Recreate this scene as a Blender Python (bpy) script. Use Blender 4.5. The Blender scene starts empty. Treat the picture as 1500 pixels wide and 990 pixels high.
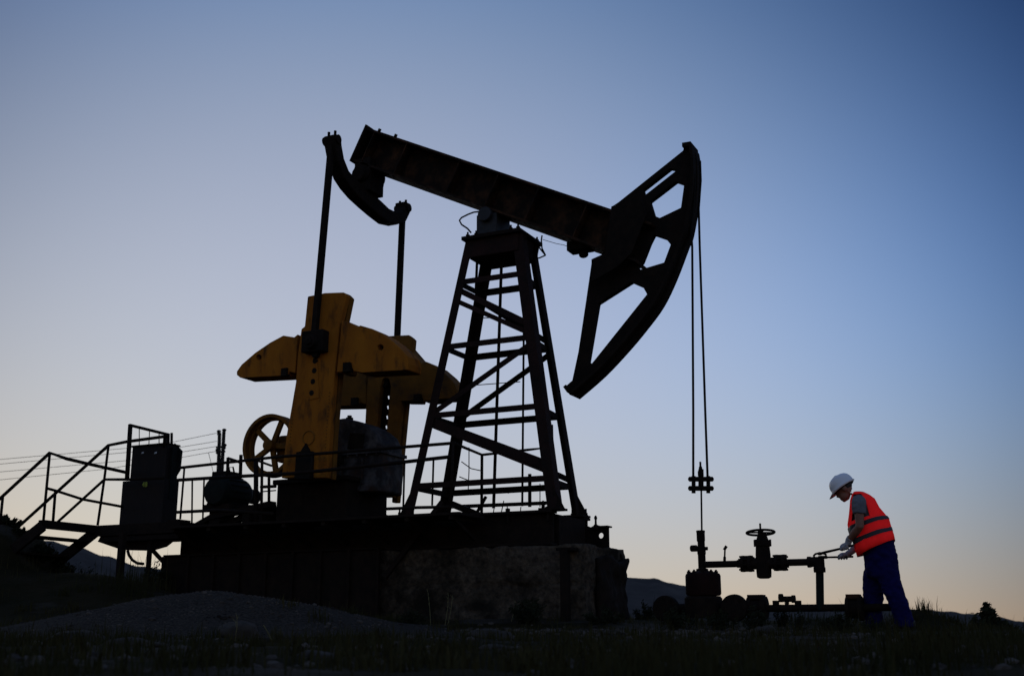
import bpy, bmesh, math, random
from mathutils import Vector, Matrix, noise
from mathutils.geometry import tessellate_polygon
random.seed(7)
V = Vector
sc = bpy.context.scene
col = sc.collection
PI = math.pi

# ------------------------------------------------------------------ camera
FPX, CX, CY, HOR = 1700.0, 750.0, 495.0, 925.0
PITCH = math.atan((HOR - CY) / FPX)
YAW = math.radians(26)
FH = V((-math.sin(YAW), math.cos(YAW), 0))
RT = V((math.cos(YAW), math.sin(YAW), 0))
FW = FH * math.cos(PITCH) + V((0, 0, 1)) * math.sin(PITCH)
UP = -FH * math.sin(PITCH) + V((0, 0, 1)) * math.cos(PITCH)
D0 = 14.1
CAM = -D0 * FH + (25 / FPX * D0) * RT

def U(px, py, X=None, Y=None, Z=None, D=None):
    """point of the photographed place that stands on a known plane (metres)"""
    d = FW * FPX + RT * (px - CX) - UP * (py - CY)
    if X is not None: t = (X - CAM.x) / d.x
    elif Y is not None: t = (Y - CAM.y) / d.y
    elif Z is not None: t = (Z - CAM.z) / d.z
    else: t = D / FPX
    return CAM + d * t

def LD(lat, dep, z=0.0):
    """lateral / depth (camera-levelled) to world"""
    p = CAM + RT * lat + FH * dep
    return V((p.x, p.y, z))

cam = bpy.data.cameras.new('camera')
cam.sensor_width = 36
cam.lens = FPX / 1500 * 36
cam.clip_start = 0.05
cam.clip_end = 9000
cam.dof.use_dof = True
cam.dof.focus_distance = 13.2
cam.dof.aperture_fstop = 2.8
co = bpy.data.objects.new('camera', cam)
col.objects.link(co)
m = Matrix((RT, UP, -FW)).transposed().to_4x4()
m.translation = CAM
co.matrix_world = m
sc.camera = co

# ------------------------------------------------------------------ materials
def mat(name, c1, c2=None, scale=6.0, rough=0.75, bump=0.0, lo=0.35, hi=0.65, metallic=0.0, spec=0.3, detail=6, stretch=None, bscale=None, c3=None, s3=2.0, l3=.55, h3=.7):
    M = bpy.data.materials.new(name)
    M.use_nodes = True
    nt = M.node_tree
    b = nt.nodes['Principled BSDF']
    b.inputs['Roughness'].default_value = rough
    b.inputs['Metallic'].default_value = metallic
    b.inputs['Specular IOR Level'].default_value = spec
    b.inputs['Base Color'].default_value = (*c1, 1)
    tc = nt.nodes.new('ShaderNodeTexCoord')
    src = tc.outputs['Object']
    if stretch:
        mp = nt.nodes.new('ShaderNodeMapping')
        mp.inputs['Scale'].default_value = stretch
        nt.links.new(src, mp.inputs['Vector']); src = mp.outputs['Vector']
    def ns(s, d=detail):
        n = nt.nodes.new('ShaderNodeTexNoise')
        n.inputs['Scale'].default_value = s; n.inputs['Detail'].default_value = d
        n.inputs['Roughness'].default_value = .62
        nt.links.new(src, n.inputs['Vector']); return n
    if c2:
        n = ns(scale)
        mr = nt.nodes.new('ShaderNodeMapRange')
        mr.inputs['From Min'].default_value = lo; mr.inputs['From Max'].default_value = hi
        nt.links.new(n.outputs['Fac'], mr.inputs['Value'])
        mx = nt.nodes.new('ShaderNodeMix'); mx.data_type = 'RGBA'
        mx.inputs[6].default_value = (*c1, 1); mx.inputs[7].default_value = (*c2, 1)
        nt.links.new(mr.outputs[0], mx.inputs[0])
        out = mx.outputs[2]
        if c3:
            n3 = ns(s3)
            m3 = nt.nodes.new('ShaderNodeMapRange')
            m3.inputs['From Min'].default_value = l3; m3.inputs['From Max'].default_value = h3
            nt.links.new(n3.outputs['Fac'], m3.inputs['Value'])
            x3 = nt.nodes.new('ShaderNodeMix'); x3.data_type = 'RGBA'
            nt.links.new(m3.outputs[0], x3.inputs[0])
            nt.links.new(out, x3.inputs[6]); x3.inputs[7].default_value = (*c3, 1)
            out = x3.outputs[2]
        nt.links.new(out, b.inputs['Base Color'])
    if bump:
        nb = ns(bscale or scale * 3, 8)
        bp = nt.nodes.new('ShaderNodeBump')
        bp.inputs['Strength'].default_value = bump; bp.inputs['Distance'].default_value = .03
        nt.links.new(nb.outputs['Fac'], bp.inputs['Height'])
        nt.links.new(bp.outputs['Normal'], b.inputs['Normal'])
    return M

M_steel = mat('black_steel', (.0095, .0070, .0052), (.019, .012, .008), 9, .85, .25, spec=.08)
M_rust = mat('rusty_steel', (.014, .009, .006), (.080, .036, .016), 4, .85, .5, .46, .72, spec=.1)
M_redrust = mat('red_rust_steel', (.027, .011, .008), (.012, .007, .005), 4, .85, .3, spec=.15)
M_headrust = mat('dark_red_iron', (.022, .008, .006), (.010, .006, .005), 5, .85, .3, spec=.08)
M_ochre = mat('ochre_paint', (.36, .125, .011), (.25, .080, .009), 4, .8, .25, .32, .68, spec=.08, c3=(.045, .022, .010), s3=6.5, l3=.53, h3=.72, stretch=(1, 1, .4))
M_ochre2 = mat('ochre_paint_dirty', (.22, .090, .012), (.12, .052, .010), 3, .8, .25, .3, .7, spec=.08, c3=(.05, .03, .015), s3=4.5, l3=.52, h3=.75)
M_grey = mat('mottled_grey_paint', (.022, .019, .018), (.105, .095, .088), 5.0, .7, .3, .45, .68, spec=.15, c3=(.045, .024, .015), s3=4.5, l3=.5, h3=.66)
M_bluegrey = mat('blue_grey_metal', (.024, .024, .025), (.012, .012, .011), 10, .6, .2, spec=.3)
M_green = mat('dark_green_paint', (.006, .012, .009), (.008, .007, .006), 6, .75, .2, spec=.15)
M_brownpaint = mat('brown_cabinet_paint', (.013, .008, .006), (.008, .006, .005), 3, .7, .1, spec=.2, stretch=(6, 6, .5))
M_cable = mat('dark_rope', (.012, .011, .010), rough=.9, spec=.1)
M_stone = mat('crumbling_concrete', (.105, .080, .054), (.030, .024, .018), 15, .95, 1.0, .36, .66, spec=.04, c3=(.014, .012, .009), s3=1.5, l3=.47, h3=.64, bscale=18, detail=10)
M_earth = mat('earth', (.025, .018, .008), (.013, .012, .004), 1.9, .95, .9, spec=.03, c3=(.050, .041, .032), s3=.6, l3=.52, h3=.64, bscale=9)
M_gravel = mat('gravel', (.062, .051, .041), (.024, .020, .015), 40, .95, .9, spec=.05, bscale=60)
M_pebble = mat('pebble', (.11, .091, .073), (.014, .011, .009), 3.1, .9, .2, spec=.1)
M_rock = mat('rock', (.062, .052, .042), (.030, .025, .02), 6, .9, .6, spec=.1)
M_grass = mat('grass_blade', (.021, .022, .007), (.044, .036, .013), .8, .9, spec=.05)
M_straw = mat('dry_stalk', (.17, .155, .075), (.12, .105, .05), 5, .9, spec=.05)
M_leaf = mat('shrub_leaf', (.022, .026, .013), (.015, .018, .009), 2, .9, spec=.05)
M_twig = mat('shrub_twig', (.03, .024, .018), rough=.9, spec=.05)
M_hill = mat('wooded_hill', (.085, .076, .068), (.055, .050, .046), .03, 1, .0, spec=0)
M_skin = mat('skin', (.25, .118, .074), (.20, .09, .056), 20, .6, spec=.3)
M_hair = mat('dark_hair', (.018, .016, .015), (.05, .048, .046), 60, .8, spec=.2)
M_shirt = mat('grey_shirt', (.16, .165, .175), (.12, .125, .135), 14, .9, .3, spec=.1)
M_trouser = mat('navy_trousers', (.006, .005, .065), (.005, .004, .045), 9, .9, .4, spec=.1)
M_strip = mat('grey_reflective_tape', (.030, .028, .028), rough=.6, spec=.3)
M_helmet = mat('white_helmet', (.80, .80, .79), (.72, .72, .71), 5, .35, spec=.5)
M_glove = mat('pale_work_glove', (.44, .43, .43), (.26, .25, .25), 22, .9, .3, spec=.1)
M_shoe = mat('black_boot', (.015, .014, .013), rough=.7)
M_yellowmark = mat('yellow_green_paint', (.42, .46, .06), rough=.7)
M_wood = mat('weathered_pole', (.035, .030, .026), (.022, .019, .017), 4, .9, spec=.1)
M_white = mat('plain_white', (.7, .7, .68), (.55, .55, .53), 20, .9)

# fluorescent fabric: sends back more red-orange than falls on it in red-orange, as such dyes do
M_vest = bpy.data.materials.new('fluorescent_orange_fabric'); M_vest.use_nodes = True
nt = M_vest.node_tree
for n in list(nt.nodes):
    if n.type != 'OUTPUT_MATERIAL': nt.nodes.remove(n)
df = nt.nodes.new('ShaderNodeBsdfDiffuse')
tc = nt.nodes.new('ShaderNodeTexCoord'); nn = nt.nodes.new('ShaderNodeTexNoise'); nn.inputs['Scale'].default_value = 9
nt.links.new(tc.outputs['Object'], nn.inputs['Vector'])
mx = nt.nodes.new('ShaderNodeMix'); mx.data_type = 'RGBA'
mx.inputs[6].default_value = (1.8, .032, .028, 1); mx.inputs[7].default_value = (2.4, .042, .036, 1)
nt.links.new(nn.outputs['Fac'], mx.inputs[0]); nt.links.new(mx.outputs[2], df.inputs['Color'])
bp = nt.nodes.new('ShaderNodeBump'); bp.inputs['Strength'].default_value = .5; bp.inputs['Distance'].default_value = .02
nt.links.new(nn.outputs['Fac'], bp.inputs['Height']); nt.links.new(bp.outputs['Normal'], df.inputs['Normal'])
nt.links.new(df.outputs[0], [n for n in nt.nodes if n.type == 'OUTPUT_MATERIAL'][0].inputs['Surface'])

# ------------------------------------------------------------------ mesh helpers
class MB:
    def __init__(s): s.bm = bmesh.new()
    def face(s, vs):
        try: return s.bm.faces.new(vs)
        except ValueError: return None
    def box(s, a, b):
        x0, x1 = sorted((a[0], b[0])); y0, y1 = sorted((a[1], b[1])); z0, z1 = sorted((a[2], b[2]))
        v = [s.bm.verts.new(p) for p in ((x0,y0,z0),(x1,y0,z0),(x1,y1,z0),(x0,y1,z0),(x0,y0,z1),(x1,y0,z1),(x1,y1,z1),(x0,y1,z1))]
        for f in ((3,2,1,0),(4,5,6,7),(0,1,5,4),(1,2,6,5),(2,3,7,6),(3,0,4,7)): s.face([v[i] for i in f])
        return s
    def bar(s, p, q, w, h=None, side=None):
        """rectangular bar; w along 'side', h the other way"""
        p, q = V(p), V(q); h = h or w
        t = (q - p).normalized()
        sd = V(side) if side is not None else (V((0, 0, 1)).cross(t) if abs(t.z) < .95 else V((1, 0, 0)))
        sd = (sd - t * sd.dot(t)).normalized()
        n = t.cross(sd).normalized()
        r = []
        for c in (p, q):
            r.append([s.bm.verts.new(c + sd * (w/2*a) + n * (h/2*b)) for a, b in ((-1,-1),(1,-1),(1,1),(-1,1))])
        s.face(r[0][::-1]); s.face(r[1])
        for i in range(4): s.face((r[0][i], r[0][(i+1)%4], r[1][(i+1)%4], r[1][i]))
        return s
    def sweep_rect(s, pts, side, w, h):
        pts = [V(p) for p in pts]; side = V(side).normalized(); rings = []
        for i, c in enumerate(pts):
            t = (pts[min(i+1, len(pts)-1)] - pts[max(i-1, 0)]).normalized()
            n = t.cross(side).normalized(); hh = h[i] if isinstance(h, list) else h
            rings.append([s.bm.verts.new(c + side*(w/2*a) + n*(hh/2*b)) for a, b in ((-1,-1),(1,-1),(1,1),(-1,1))])
        for a, b in zip(rings, rings[1:]):
            for i in range(4): s.face((a[i], a[(i+1)%4], b[(i+1)%4], b[i]))
        s.face(rings[0][::-1]); s.face(rings[-1]); return s
    def ibeam(s, p, q, h, w, tf=.025, tw=.02, side=(0,1,0)):
        p, q = V(p), V(q); t = (q-p).normalized(); sd = V(side); n = t.cross(sd).normalized()
        if n.z < 0: n = -n
        for k in (1, -1):
            o = n * (k*(h/2 - tf/2)); s.bar(p+o, q+o, w, tf, sd)
        s.bar(p, q, tw, h-2*tf-.002, sd); return s
    def tube(s, pts, r, n=8, caps=True):
        pts = [V(p) for p in pts]; rings = []
        rs = r if isinstance(r, (list, tuple)) else [r]*len(pts)
        t0 = (pts[1]-pts[0]).normalized()
        a = V((0,0,1)) if abs(t0.z) < .9 else V((1,0,0))
        u = (a - t0*a.dot(t0)).normalized()
        for i, c in enumerate(pts):
            t = (pts[min(i+1,len(pts)-1)] - pts[max(i-1,0)]).normalized()
            u = (u - t*u.dot(t)).normalized(); v = t.cross(u)
            rings.append([s.bm.verts.new(c + (u*math.cos(2*PI*k/n) + v*math.sin(2*PI*k/n))*rs[i]) for k in range(n)])
        for A, B in zip(rings, rings[1:]):
            for k in range(n): s.face((A[k], A[(k+1)%n], B[(k+1)%n], B[k]))
        if caps: s.face(rings[0][::-1]); s.face(rings[-1])
        return s
    def cyl(s, p, q, r, r2=None, n=24): return s.tube([p, q], [r, r if r2 is None else r2], n)
    def lathe(s, o, axis, prof, n=28):
        """prof: list of (t along axis, radius)"""
        o, ax = V(o), V(axis).normalized()
        a = V((0,0,1)) if abs(ax.z) < .9 else V((1,0,0))
        u = (a - ax*a.dot(ax)).normalized(); v = ax.cross(u); rings = []
        for t, r in prof:
            rings.append([s.bm.verts.new(o + ax*t + (u*math.cos(2*PI*k/n) + v*math.sin(2*PI*k/n))*max(r, 1e-4)) for k in range(n)])
        for A, B in zip(rings, rings[1:]):
            for k in range(n): s.face((A[k], A[(k+1)%n], B[(k+1)%n], B[k]))
        s.face(rings[0][::-1]); s.face(rings[-1]); return s
    def torus(s, c, axis, R, r, n=40, k=10):
        c, ax = V(c), V(axis).normalized()
        a = V((0,0,1)) if abs(ax.z) < .9 else V((1,0,0))
        u = (a - ax*a.dot(ax)).normalized(); v = ax.cross(u); rings = []
        for i in range(n):
            d = u*math.cos(2*PI*i/n) + v*math.sin(2*PI*i/n)
            rings.append([s.bm.verts.new(c + d*(R + r*math.cos(2*PI*j/k)) + ax*(r*math.sin(2*PI*j/k))) for j in range(k)])
        for i in range(n):
            A, B = rings[i], rings[(i+1)%n]
            for j in range(k): s.face((A[j], A[(j+1)%k], B[(j+1)%k], B[j]))
        return s
    def ring(s, c, axis, r0, r1, w, n=48):
        """flat rim: inner r0, outer r1, width w along the axis"""
        c, ax = V(c), V(axis).normalized()
        a = V((0,0,1)) if abs(ax.z) < .9 else V((1,0,0))
        u = (a - ax*a.dot(ax)).normalized(); v = ax.cross(u); rings = []
        for i in range(n):
            d = u*math.cos(2*PI*i/n) + v*math.sin(2*PI*i/n)
            rings.append([s.bm.verts.new(c + d*R + ax*h) for R, h in ((r0,-w/2),(r1,-w/2),(r1,w/2),(r0,w/2))])
        for i in range(n):
            A, B = rings[i], rings[(i+1)%n]
            for j in range(4): s.face((A[j], A[(j+1)%4], B[(j+1)%4], B[j]))
        return s
    def prism(s, pts, vec, holes=()):
        """planar outline with holes, given thickness along vec"""
        loops = [[V(p) for p in pts]] + [[V(p) for p in h] for h in holes]
        vec = V(vec); off = [sum(loops, [])]
        flat = off[0]
        tris = tessellate_polygon(loops)
        A = [s.bm.verts.new(p) for p in flat]; B = [s.bm.verts.new(p + vec) for p in flat]
        for t in tris: s.face([A[i] for i in t]); s.face([B[i] for i in t][::-1])
        k = 0
        for L in loops:
            n = len(L)
            for i in range(n):
                a, b = k+i, k+(i+1)%n
                s.face((A[a], A[b], B[b], B[a]))
            k += n
        return s
    def loft(s, secs, n=24, caps=True, sq=1.0):
        """secs: (centre, half vector a, half vector b)"""
        rings = []
        def pw(x): return math.copysign(abs(x)**sq, x)
        for c, a, b in secs:
            rings.append([s.bm.verts.new(V(c) + V(a)*pw(math.cos(2*PI*k/n)) + V(b)*pw(math.sin(2*PI*k/n))) for k in range(n)])
        for A, B in zip(rings, rings[1:]):
            for k in range(n): s.face((A[k], A[(k+1)%n], B[(k+1)%n], B[k]))
        if caps: s.face(rings[0][::-1]); s.face(rings[-1])
        return s
    def ell(s, c, ax, ay, az, n=16, m=10):
        c, ax, ay, az = V(c), V(ax), V(ay), V(az); rings = []
        for i in range(1, m):
            t = PI*i/m
            rings.append([s.bm.verts.new(c + az*math.cos(t) + (ax*math.cos(2*PI*k/n) + ay*math.sin(2*PI*k/n))*math.sin(t)) for k in range(n)])
        for A, B in zip(rings, rings[1:]):
            for k in range(n): s.face((A[k], B[k], B[(k+1)%n], A[(k+1)%n]))
        a, b = s.bm.verts.new(c+az), s.bm.verts.new(c-az)
        for k in range(n):
            s.face((a, rings[0][k], rings[0][(k+1)%n])); s.face((b, rings[-1][(k+1)%n], rings[-1][k]))
        return s

WL = {}          # location of every top-level thing
def tag(o, label, cat, group=None, kind=None):
    if label: o['label'] = label
    if cat: o['category'] = cat
    if group: o['group'] = group
    if kind: o['kind'] = kind
    return o
def thing(name, label, cat, loc, group=None):
    o = bpy.data.objects.new(name, None); col.objects.link(o)
    o.location = loc; WL[o] = V(loc); o.empty_display_size = .2
    return tag(o, label, cat, group)
def top_of(o):
    while o.parent is not None: o = o.parent
    return o
def fin(mb, name, M, parent=None, smooth=False, bevel=0, origin=None):
    bmesh.ops.recalc_face_normals(mb.bm, faces=mb.bm.faces)
    off = WL[top_of(parent)] if parent is not None else (V(origin) if origin is not None else V((0,0,0)))
    bmesh.ops.translate(mb.bm, verts=mb.bm.verts, vec=-off)
    me = bpy.data.meshes.new(name); mb.bm.to_mesh(me); mb.bm.free()
    me.materials.append(M)
    o = bpy.data.objects.new(name, me); col.objects.link(o)
    if parent is not None: o.parent = parent
    else: o.location = off; WL[o] = off
    if smooth:
        for p in me.polygons: p.use_smooth = True
        if smooth != 'all':
            md = o.modifiers.new('split', 'EDGE_SPLIT'); md.split_angle = math.radians(38)
    if bevel:
        md = o.modifiers.new('bevel', 'BEVEL'); md.width = bevel; md.segments = 2; md.limit_method = 'ANGLE'; md.angle_limit = math.radians(35)
    return o
def remesh(mb, name, M, parent, voxel=.012, smooth=4):
    o = fin(mb, name, M, parent)
    md = o.modifiers.new('r', 'REMESH'); md.mode = 'VOXEL'; md.voxel_size = voxel; md.use_smooth_shade = True
    if smooth:
        sm = o.modifiers.new('s', 'SMOOTH'); sm.iterations = smooth; sm.factor = .5
    dg = bpy.context.evaluated_depsgraph_get(); dg.update()
    me = bpy.data.meshes.new_from_object(o.evaluated_get(dg))
    o.modifiers.clear(); old = o.data; o.data = me; bpy.data.meshes.remove(old); me.name = name
    for p in me.polygons: p.use_smooth = True
    return o
def wrinkle(o, amp, f, st=(1, 1, 1)):
    me = o.data
    for v in me.vertices:
        q = V((v.co.x*f*st[0], v.co.y*f*st[1], v.co.z*f*st[2]))
        d_ = noise.noise(q) + .5*noise.noise(q*2.3 + V((7, 3, 1)))
        v.co += v.normal*(amp*(abs(d_)*1.6 - .5))
def px(poly, **k): return [U(x, y, **k) for x, y in poly]
def lerp(a, b, t): return V(a) + (V(b)-V(a))*t

# ------------------------------------------------------------------ terrain
def ss(a, b, x):
    t = max(0, min(1, (x-a)/(b-a))); return t*t*(3-2*t)
KN = [(-40,-.9),(0,-.30),(4,-.155),(8,-.085),(11,-.015),(13,.035),(14.5,.12),(16.5,.10),(20,-.3),(40,-3),(100,-8),(300,-12),(9000,-12)]
def ground_z(lat, dep):
    for (a, za), (b, zb) in zip(KN, KN[1:]):
        if a <= dep <= b:
            z = za + (zb-za)*ss(a, b, dep) if b > 20 else za + (zb-za)*(dep-a)/(b-a); break
    else: z = KN[0][1] if dep < KN[0][0] else KN[-1][1]
    if dep < 40:
        z += 1.02*ss(-5.75, -6.75, lat)*math.exp(-((dep-16)/2.2)**2)
        z += .57*ss(-3.0, -5.2, lat)*math.exp(-((dep-15)/2.0)**2)*(1-ss(-5.75,-6.75,lat)*.6)
        z += .10*math.exp(-((lat-.2)/2.2)**2)*math.exp(-((dep-13.6)/1.2)**2)
        z += .20*math.exp(-((lat-4.50)/.28)**2)*math.exp(-((dep-13.2)/.6)**2)
        z -= .11*ss(4.9, 6.3, lat)*math.exp(-((dep-14.5)/3.5)**2)
        z += .16*ss(-5.2,-6.4,lat)*noise.noise(V((lat*1.9, dep*1.4, 2)))
        z += .035*(noise.noise(V((lat*.9, dep*.9, 0)))) + .018*noise.noise(V((lat*3.1, dep*3.1, 5)))
    return z
def gz_at(p):
    d = V((p[0], p[1], 0)) - V((CAM.x, CAM.y, 0))
    return ground_z(d.dot(RT), d.dot(FH))
mb = MB()
def axis_vals(lo, hi, fine, far_neg, far_pos):
    a = [lo + i*fine for i in range(int((hi-lo)/fine)+1)]
    x, st, neg = lo, fine, []
    while x > far_neg: st *= 1.45; x -= st; neg.append(x)
    x, st, pos = a[-1], fine, []
    while x < far_pos: st *= 1.45; x += st; pos.append(x)
    return neg[::-1] + a + pos
LA = axis_vals(-9, 8, .12, -5000, 5000); DE = axis_vals(1.5, 19, .12, -400, 6000)
grid = [[mb.bm.verts.new(LD(l, d, ground_z(l, d))) for l in LA] for d in DE]
for a, b in zip(grid, grid[1:]):
    for i in range(len(LA)-1): mb.face((a[i], a[i+1], b[i+1], b[i]))
tag(fin(mb, 'ground', M_earth, smooth='all'), 'dark uneven earth rising to the well site', None, kind='structure')

# gravel mound in front of the pump
def mound_z(lat, dep):
    dx = lat + 2.75; sx = 1.40 if dx < 0 else 1.45
    return .41*math.exp(-(dx/sx)**2*.75)*math.exp(-((dep-10.9)/.95)**2)*(1+.10*noise.noise(V((lat*1.7,dep*1.7,3)))) - .045
mb = MB(); g = {}
for i in range(78):
    for j in range(44):
        l, d = -6 + i*.085, 8.9 + j*.09
        mz = mound_z(l, d)
        if mz > -.04: g[i, j] = mb.bm.verts.new(LD(l, d, ground_z(l, d) + mz))
for (i, j) in g:
    q = [(i,j),(i+1,j),(i+1,j+1),(i,j+1)]
    if all(k in g for k in q): mb.face([g[k] for k in q])
tag(fin(mb, 'gravel_mound', M_gravel, smooth='all'), 'low heap of grey gravel dumped before the pump', None, kind='structure')

_t = bmesh.new(); bmesh.ops.create_icosphere(_t, subdivisions=1, radius=1)
_t.verts.ensure_lookup_table()
ICOV = [v.co.copy() for v in _t.verts]; ICOF = [[v.index for v in f.verts] for f in _t.faces]; _t.free()
def ico(mb, c, r, sq=.7, seed=0):
    rot = Matrix.Rotation(seed*1.7, 3, 'Z') @ Matrix.Rotation(seed*.9, 3, 'X'); vs = []
    for co_ in ICOV:
        n = 1 + .28*noise.noise(co_*1.3 + V((seed*3.1, seed, 0)))
        p = rot @ (co_*n)
        vs.append(mb.bm.verts.new(V(c) + V((p.x*r, p.y*r, p.z*r*sq))))
    for f in ICOF: mb.bm.faces.new([vs[i] for i in f])
mb = MB()
for i in range(4600):
    if i < 2300:
        l = random.gauss(-2.6, 1.0); d = random.gauss(10.4, .55)
        mz = mound_z(l, d)
        if mz < 0: mz = 0
        r = random.choice((.003, .004, .005, .006, .007, .009, .011 if i % 9 else .024))
    else:
        l = random.uniform(-2.2, 3.2); d = random.gauss(11.2 + .12*l, .5); mz = 0
        r = random.choice((.006, .008, .010, .014, .02, .034))
    if i > 3900:
        d = random.uniform(4.5, 10.5); l = random.uniform(-.48, .48)*d; mz = max(0, mound_z(l, d)); r = random.choice((.006,.008,.012,.02,.035))
    ico(mb, LD(l, d, ground_z(l, d) + mz + r*.1), r, .7, i*.37)
tag(fin(mb, 'pebbles', M_pebble), 'loose grey pebbles strewn over the mound and the worn track', None, kind='stuff')

# grass, as one uncountable thing
mb = MB()
def blade(p, h, w, lean, ang):
    s_ = V((math.cos(ang), math.sin(ang), 0)); f_ = V((-math.sin(ang), math.cos(ang), 0))
    a = mb.bm.verts.new(p - s_*w/2); b = mb.bm.verts.new(p + s_*w/2)
    c = mb.bm.verts.new(p + V((0,0,h*.6)) + f_*lean*.3 + s_*w*.35); e = mb.bm.verts.new(p + V((0,0,h*.6)) + f_*lean*.3 - s_*w*.35)
    t = mb.bm.verts.new(p + V((0,0,h)) + f_*lean)
    mb.bm.faces.new((a, b, c, e)); mb.bm.faces.new((e, c, t))
nb = 0
while nb < 26000:
    d = 3.0 + 13.0*random.random()**.8; l = random.uniform(-.52, .52)*d
    k = noise.noise(V((l*.8, d*.8, 9))) + .35*noise.noise(V((l*2.7, d*2.7, 4)))
    if mound_z(l, d) > 0 and d < 12.3 and random.random() > .06: continue
    track = -1.5 < l < 3.0 and 10.4 + .12*l < d < 12.1 + .12*l
    if track and random.random() > .10: continue
    if k < .10 and random.random() > .07: continue
    h = random.uniform(.02, .075) * (1 + 1.2*max(0, k)) * random.choice((.6, .8, 1, 1, 1.7))
    if l > 1.6 and d > 11.8: h *= random.uniform(.8, 1.9)
    if l < -4.2 and d > 13.5: h *= random.uniform(1.5, 3.4)
    if d > 14.2 and -4.3 < l < 1.6: continue
    blade(LD(l, d, ground_z(l, d) - .01), h, random.uniform(.004, .010), random.uniform(-.5, .5)*h, random.uniform(0, 2*PI)); nb += 1
for _ in range(170):
    d = 4.5 + 9.5*random.random(); l = random.uniform(-.47, .47)*d
    if mound_z(l, d) > .03 and random.random() > .25: continue
    hh = random.uniform(.05, .15); sp = random.uniform(.03, .12)
    for q in range(38):
        a = random.gauss(0, sp); b = random.gauss(0, sp)
        blade(LD(l+a, d+b, ground_z(l+a, d+b) + max(0, mound_z(l+a, d+b)) - .01), hh*random.uniform(.4, 1.15), random.uniform(.005, .014), random.uniform(-.6, .6)*hh, random.uniform(0, 2*PI))
tag(fin(mb, 'grass', M_grass), 'short rough grass over the dark ground', None, kind='stuff')

# rocks lying about
for i, (x, y, d, r, lab) in enumerate([
    (722, 938, 9.6, .17, 'long flat stone slab lying in the grass below the bare foundation wall'),
    (148, 931, 8.6, .15, 'pale flat rock at the left foot of the gravel mound'),
    (225, 953, 7.4, .11, 'pale broken stone low in the left foreground'),
    (262, 955, 7.2, .06, 'small pale stone just right of the broken stone in the left foreground'),
    (1099, 944, 10.6, .085, 'upright pale stone at the right end of the gravel track'),
    (372, 912, 9.6, .13, 'dark pointed rock leaning on the front of the gravel mound'),
    (735, 962, 7.2, .10, 'low chipped stone in the middle foreground'),
    (480, 975, 5.8, .08, 'small rounded stone near the bottom edge, left of the middle')]):
    lat = (x-750)/FPX*d*1.03
    mb = MB(); p = LD(lat, d, 0); p.z = ground_z(lat, d) + (max(0, mound_z(lat, d))) + r*.12
    ret = bmesh.ops.create_icosphere(mb.bm, subdivisions=3, radius=1)
    for v in ret['verts']:
        n = 1 + .35*noise.noise(v.co*1.1 + V((i*5, 0, 0))) + .12*noise.noise(v.co*4 + V((0, i*3, 0)))
        q = v.co*n; q = RT*(q.x*r*1.25) + FH*(q.y*r*.8) + V((0,0,q.z*r*(.75 if i in (4, 5) else .36)))
        v.co = p + q
    tag(fin(mb, 'rock', M_rock, smooth='all', origin=p), lab, 'rock', 'stones lying on the ground')

# tall dry stalks
for i, (x0, y0, x1, y1, d, lab) in enumerate([
    (631, 908, 626, 862, 12.2, 'tall pale dry stalk, leftmost of the three before the foundation'),
    (652, 905, 657, 868, 12.2, 'dry stalk in the middle of the three before the foundation'),
    (656, 906, 663, 871, 12.3, 'leaning dry stalk, rightmost of the three before the foundation'),
    (344, 940, 347, 900, 8.6, 'thin pale stalk on the left face of the gravel mound'),
    (386, 915, 399, 940, 8.5, 'bent pale stalk fallen over the gravel mound'),
    (749, 902, 755, 880, 12.6, 'short dry stalk below the middle of the foundation wall')]):
    a, b = U(x0, y0, D=d), U(x1, y1, D=d)
    if i != 4:
        q = a - V((CAM.x, CAM.y, 0)); a.z = ground_z(q.dot(RT), q.dot(FH)) + max(0, mound_z(q.dot(RT), q.dot(FH)))
    mb = MB(); mid = lerp(a, b, .55) + RT*.008
    mb.tube([a, mid, b], [.004, .003, .0015], 6)
    for t in (.55, .7, .82, .92):
        p = lerp(a, b, t); e = p + RT*random.uniform(-.03, .03) + V((0,0,.03))
        mb.tube([p, e], [.0022, .001], 5)
    tag(fin(mb, 'dry_stalk', M_straw, origin=a), lab, 'dry stalk', 'dry stalks')

# ------------------------------------------------------------------ far hills
def hill(name, label, dist, depth, prof, base=-14):
    mb = MB(); rows = []
    xs = []
    for (xa, ya), (xb, yb) in zip(prof, prof[1:]):
        n = max(2, int(abs(xb-xa)/6))
        for k in range(n): xs.append((xa + (xb-xa)*k/n, ya + (yb-ya)*ss(0, 1, k/n)))
    xs.append(prof[-1])
    for x, y in xs:
        y += 1.6*noise.noise(V((x*.06, dist, 0))) + .9*noise.noise(V((x*.3, dist, 1)))
        top = (HOR - y)/FPX*dist
        lat = (x-750)/FPX*dist*.98
        r = []
        for t, k in ((-1, 0), (-.7, .25), (-.4, .6), (-.15, .9), (0, 1), (.2, .85), (.6, .4), (1, 0)):
            z = base + (top-base)*k
            if 0 < k < 1: z += 2.0*noise.noise(V((x*.05, t*5, dist)))
            dd = dist + t*depth
            r.append(mb.bm.verts.new(LD(lat*dd/dist, dd, z)))
        rows.append(r)
    for a, b in zip(rows, rows[1:]):
        for j in range(7): mb.face((a[j], b[j], b[j+1], a[j+1]))
    tag(fin(mb, name, M_hill, smooth='all'), label, None, kind='structure')
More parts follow.
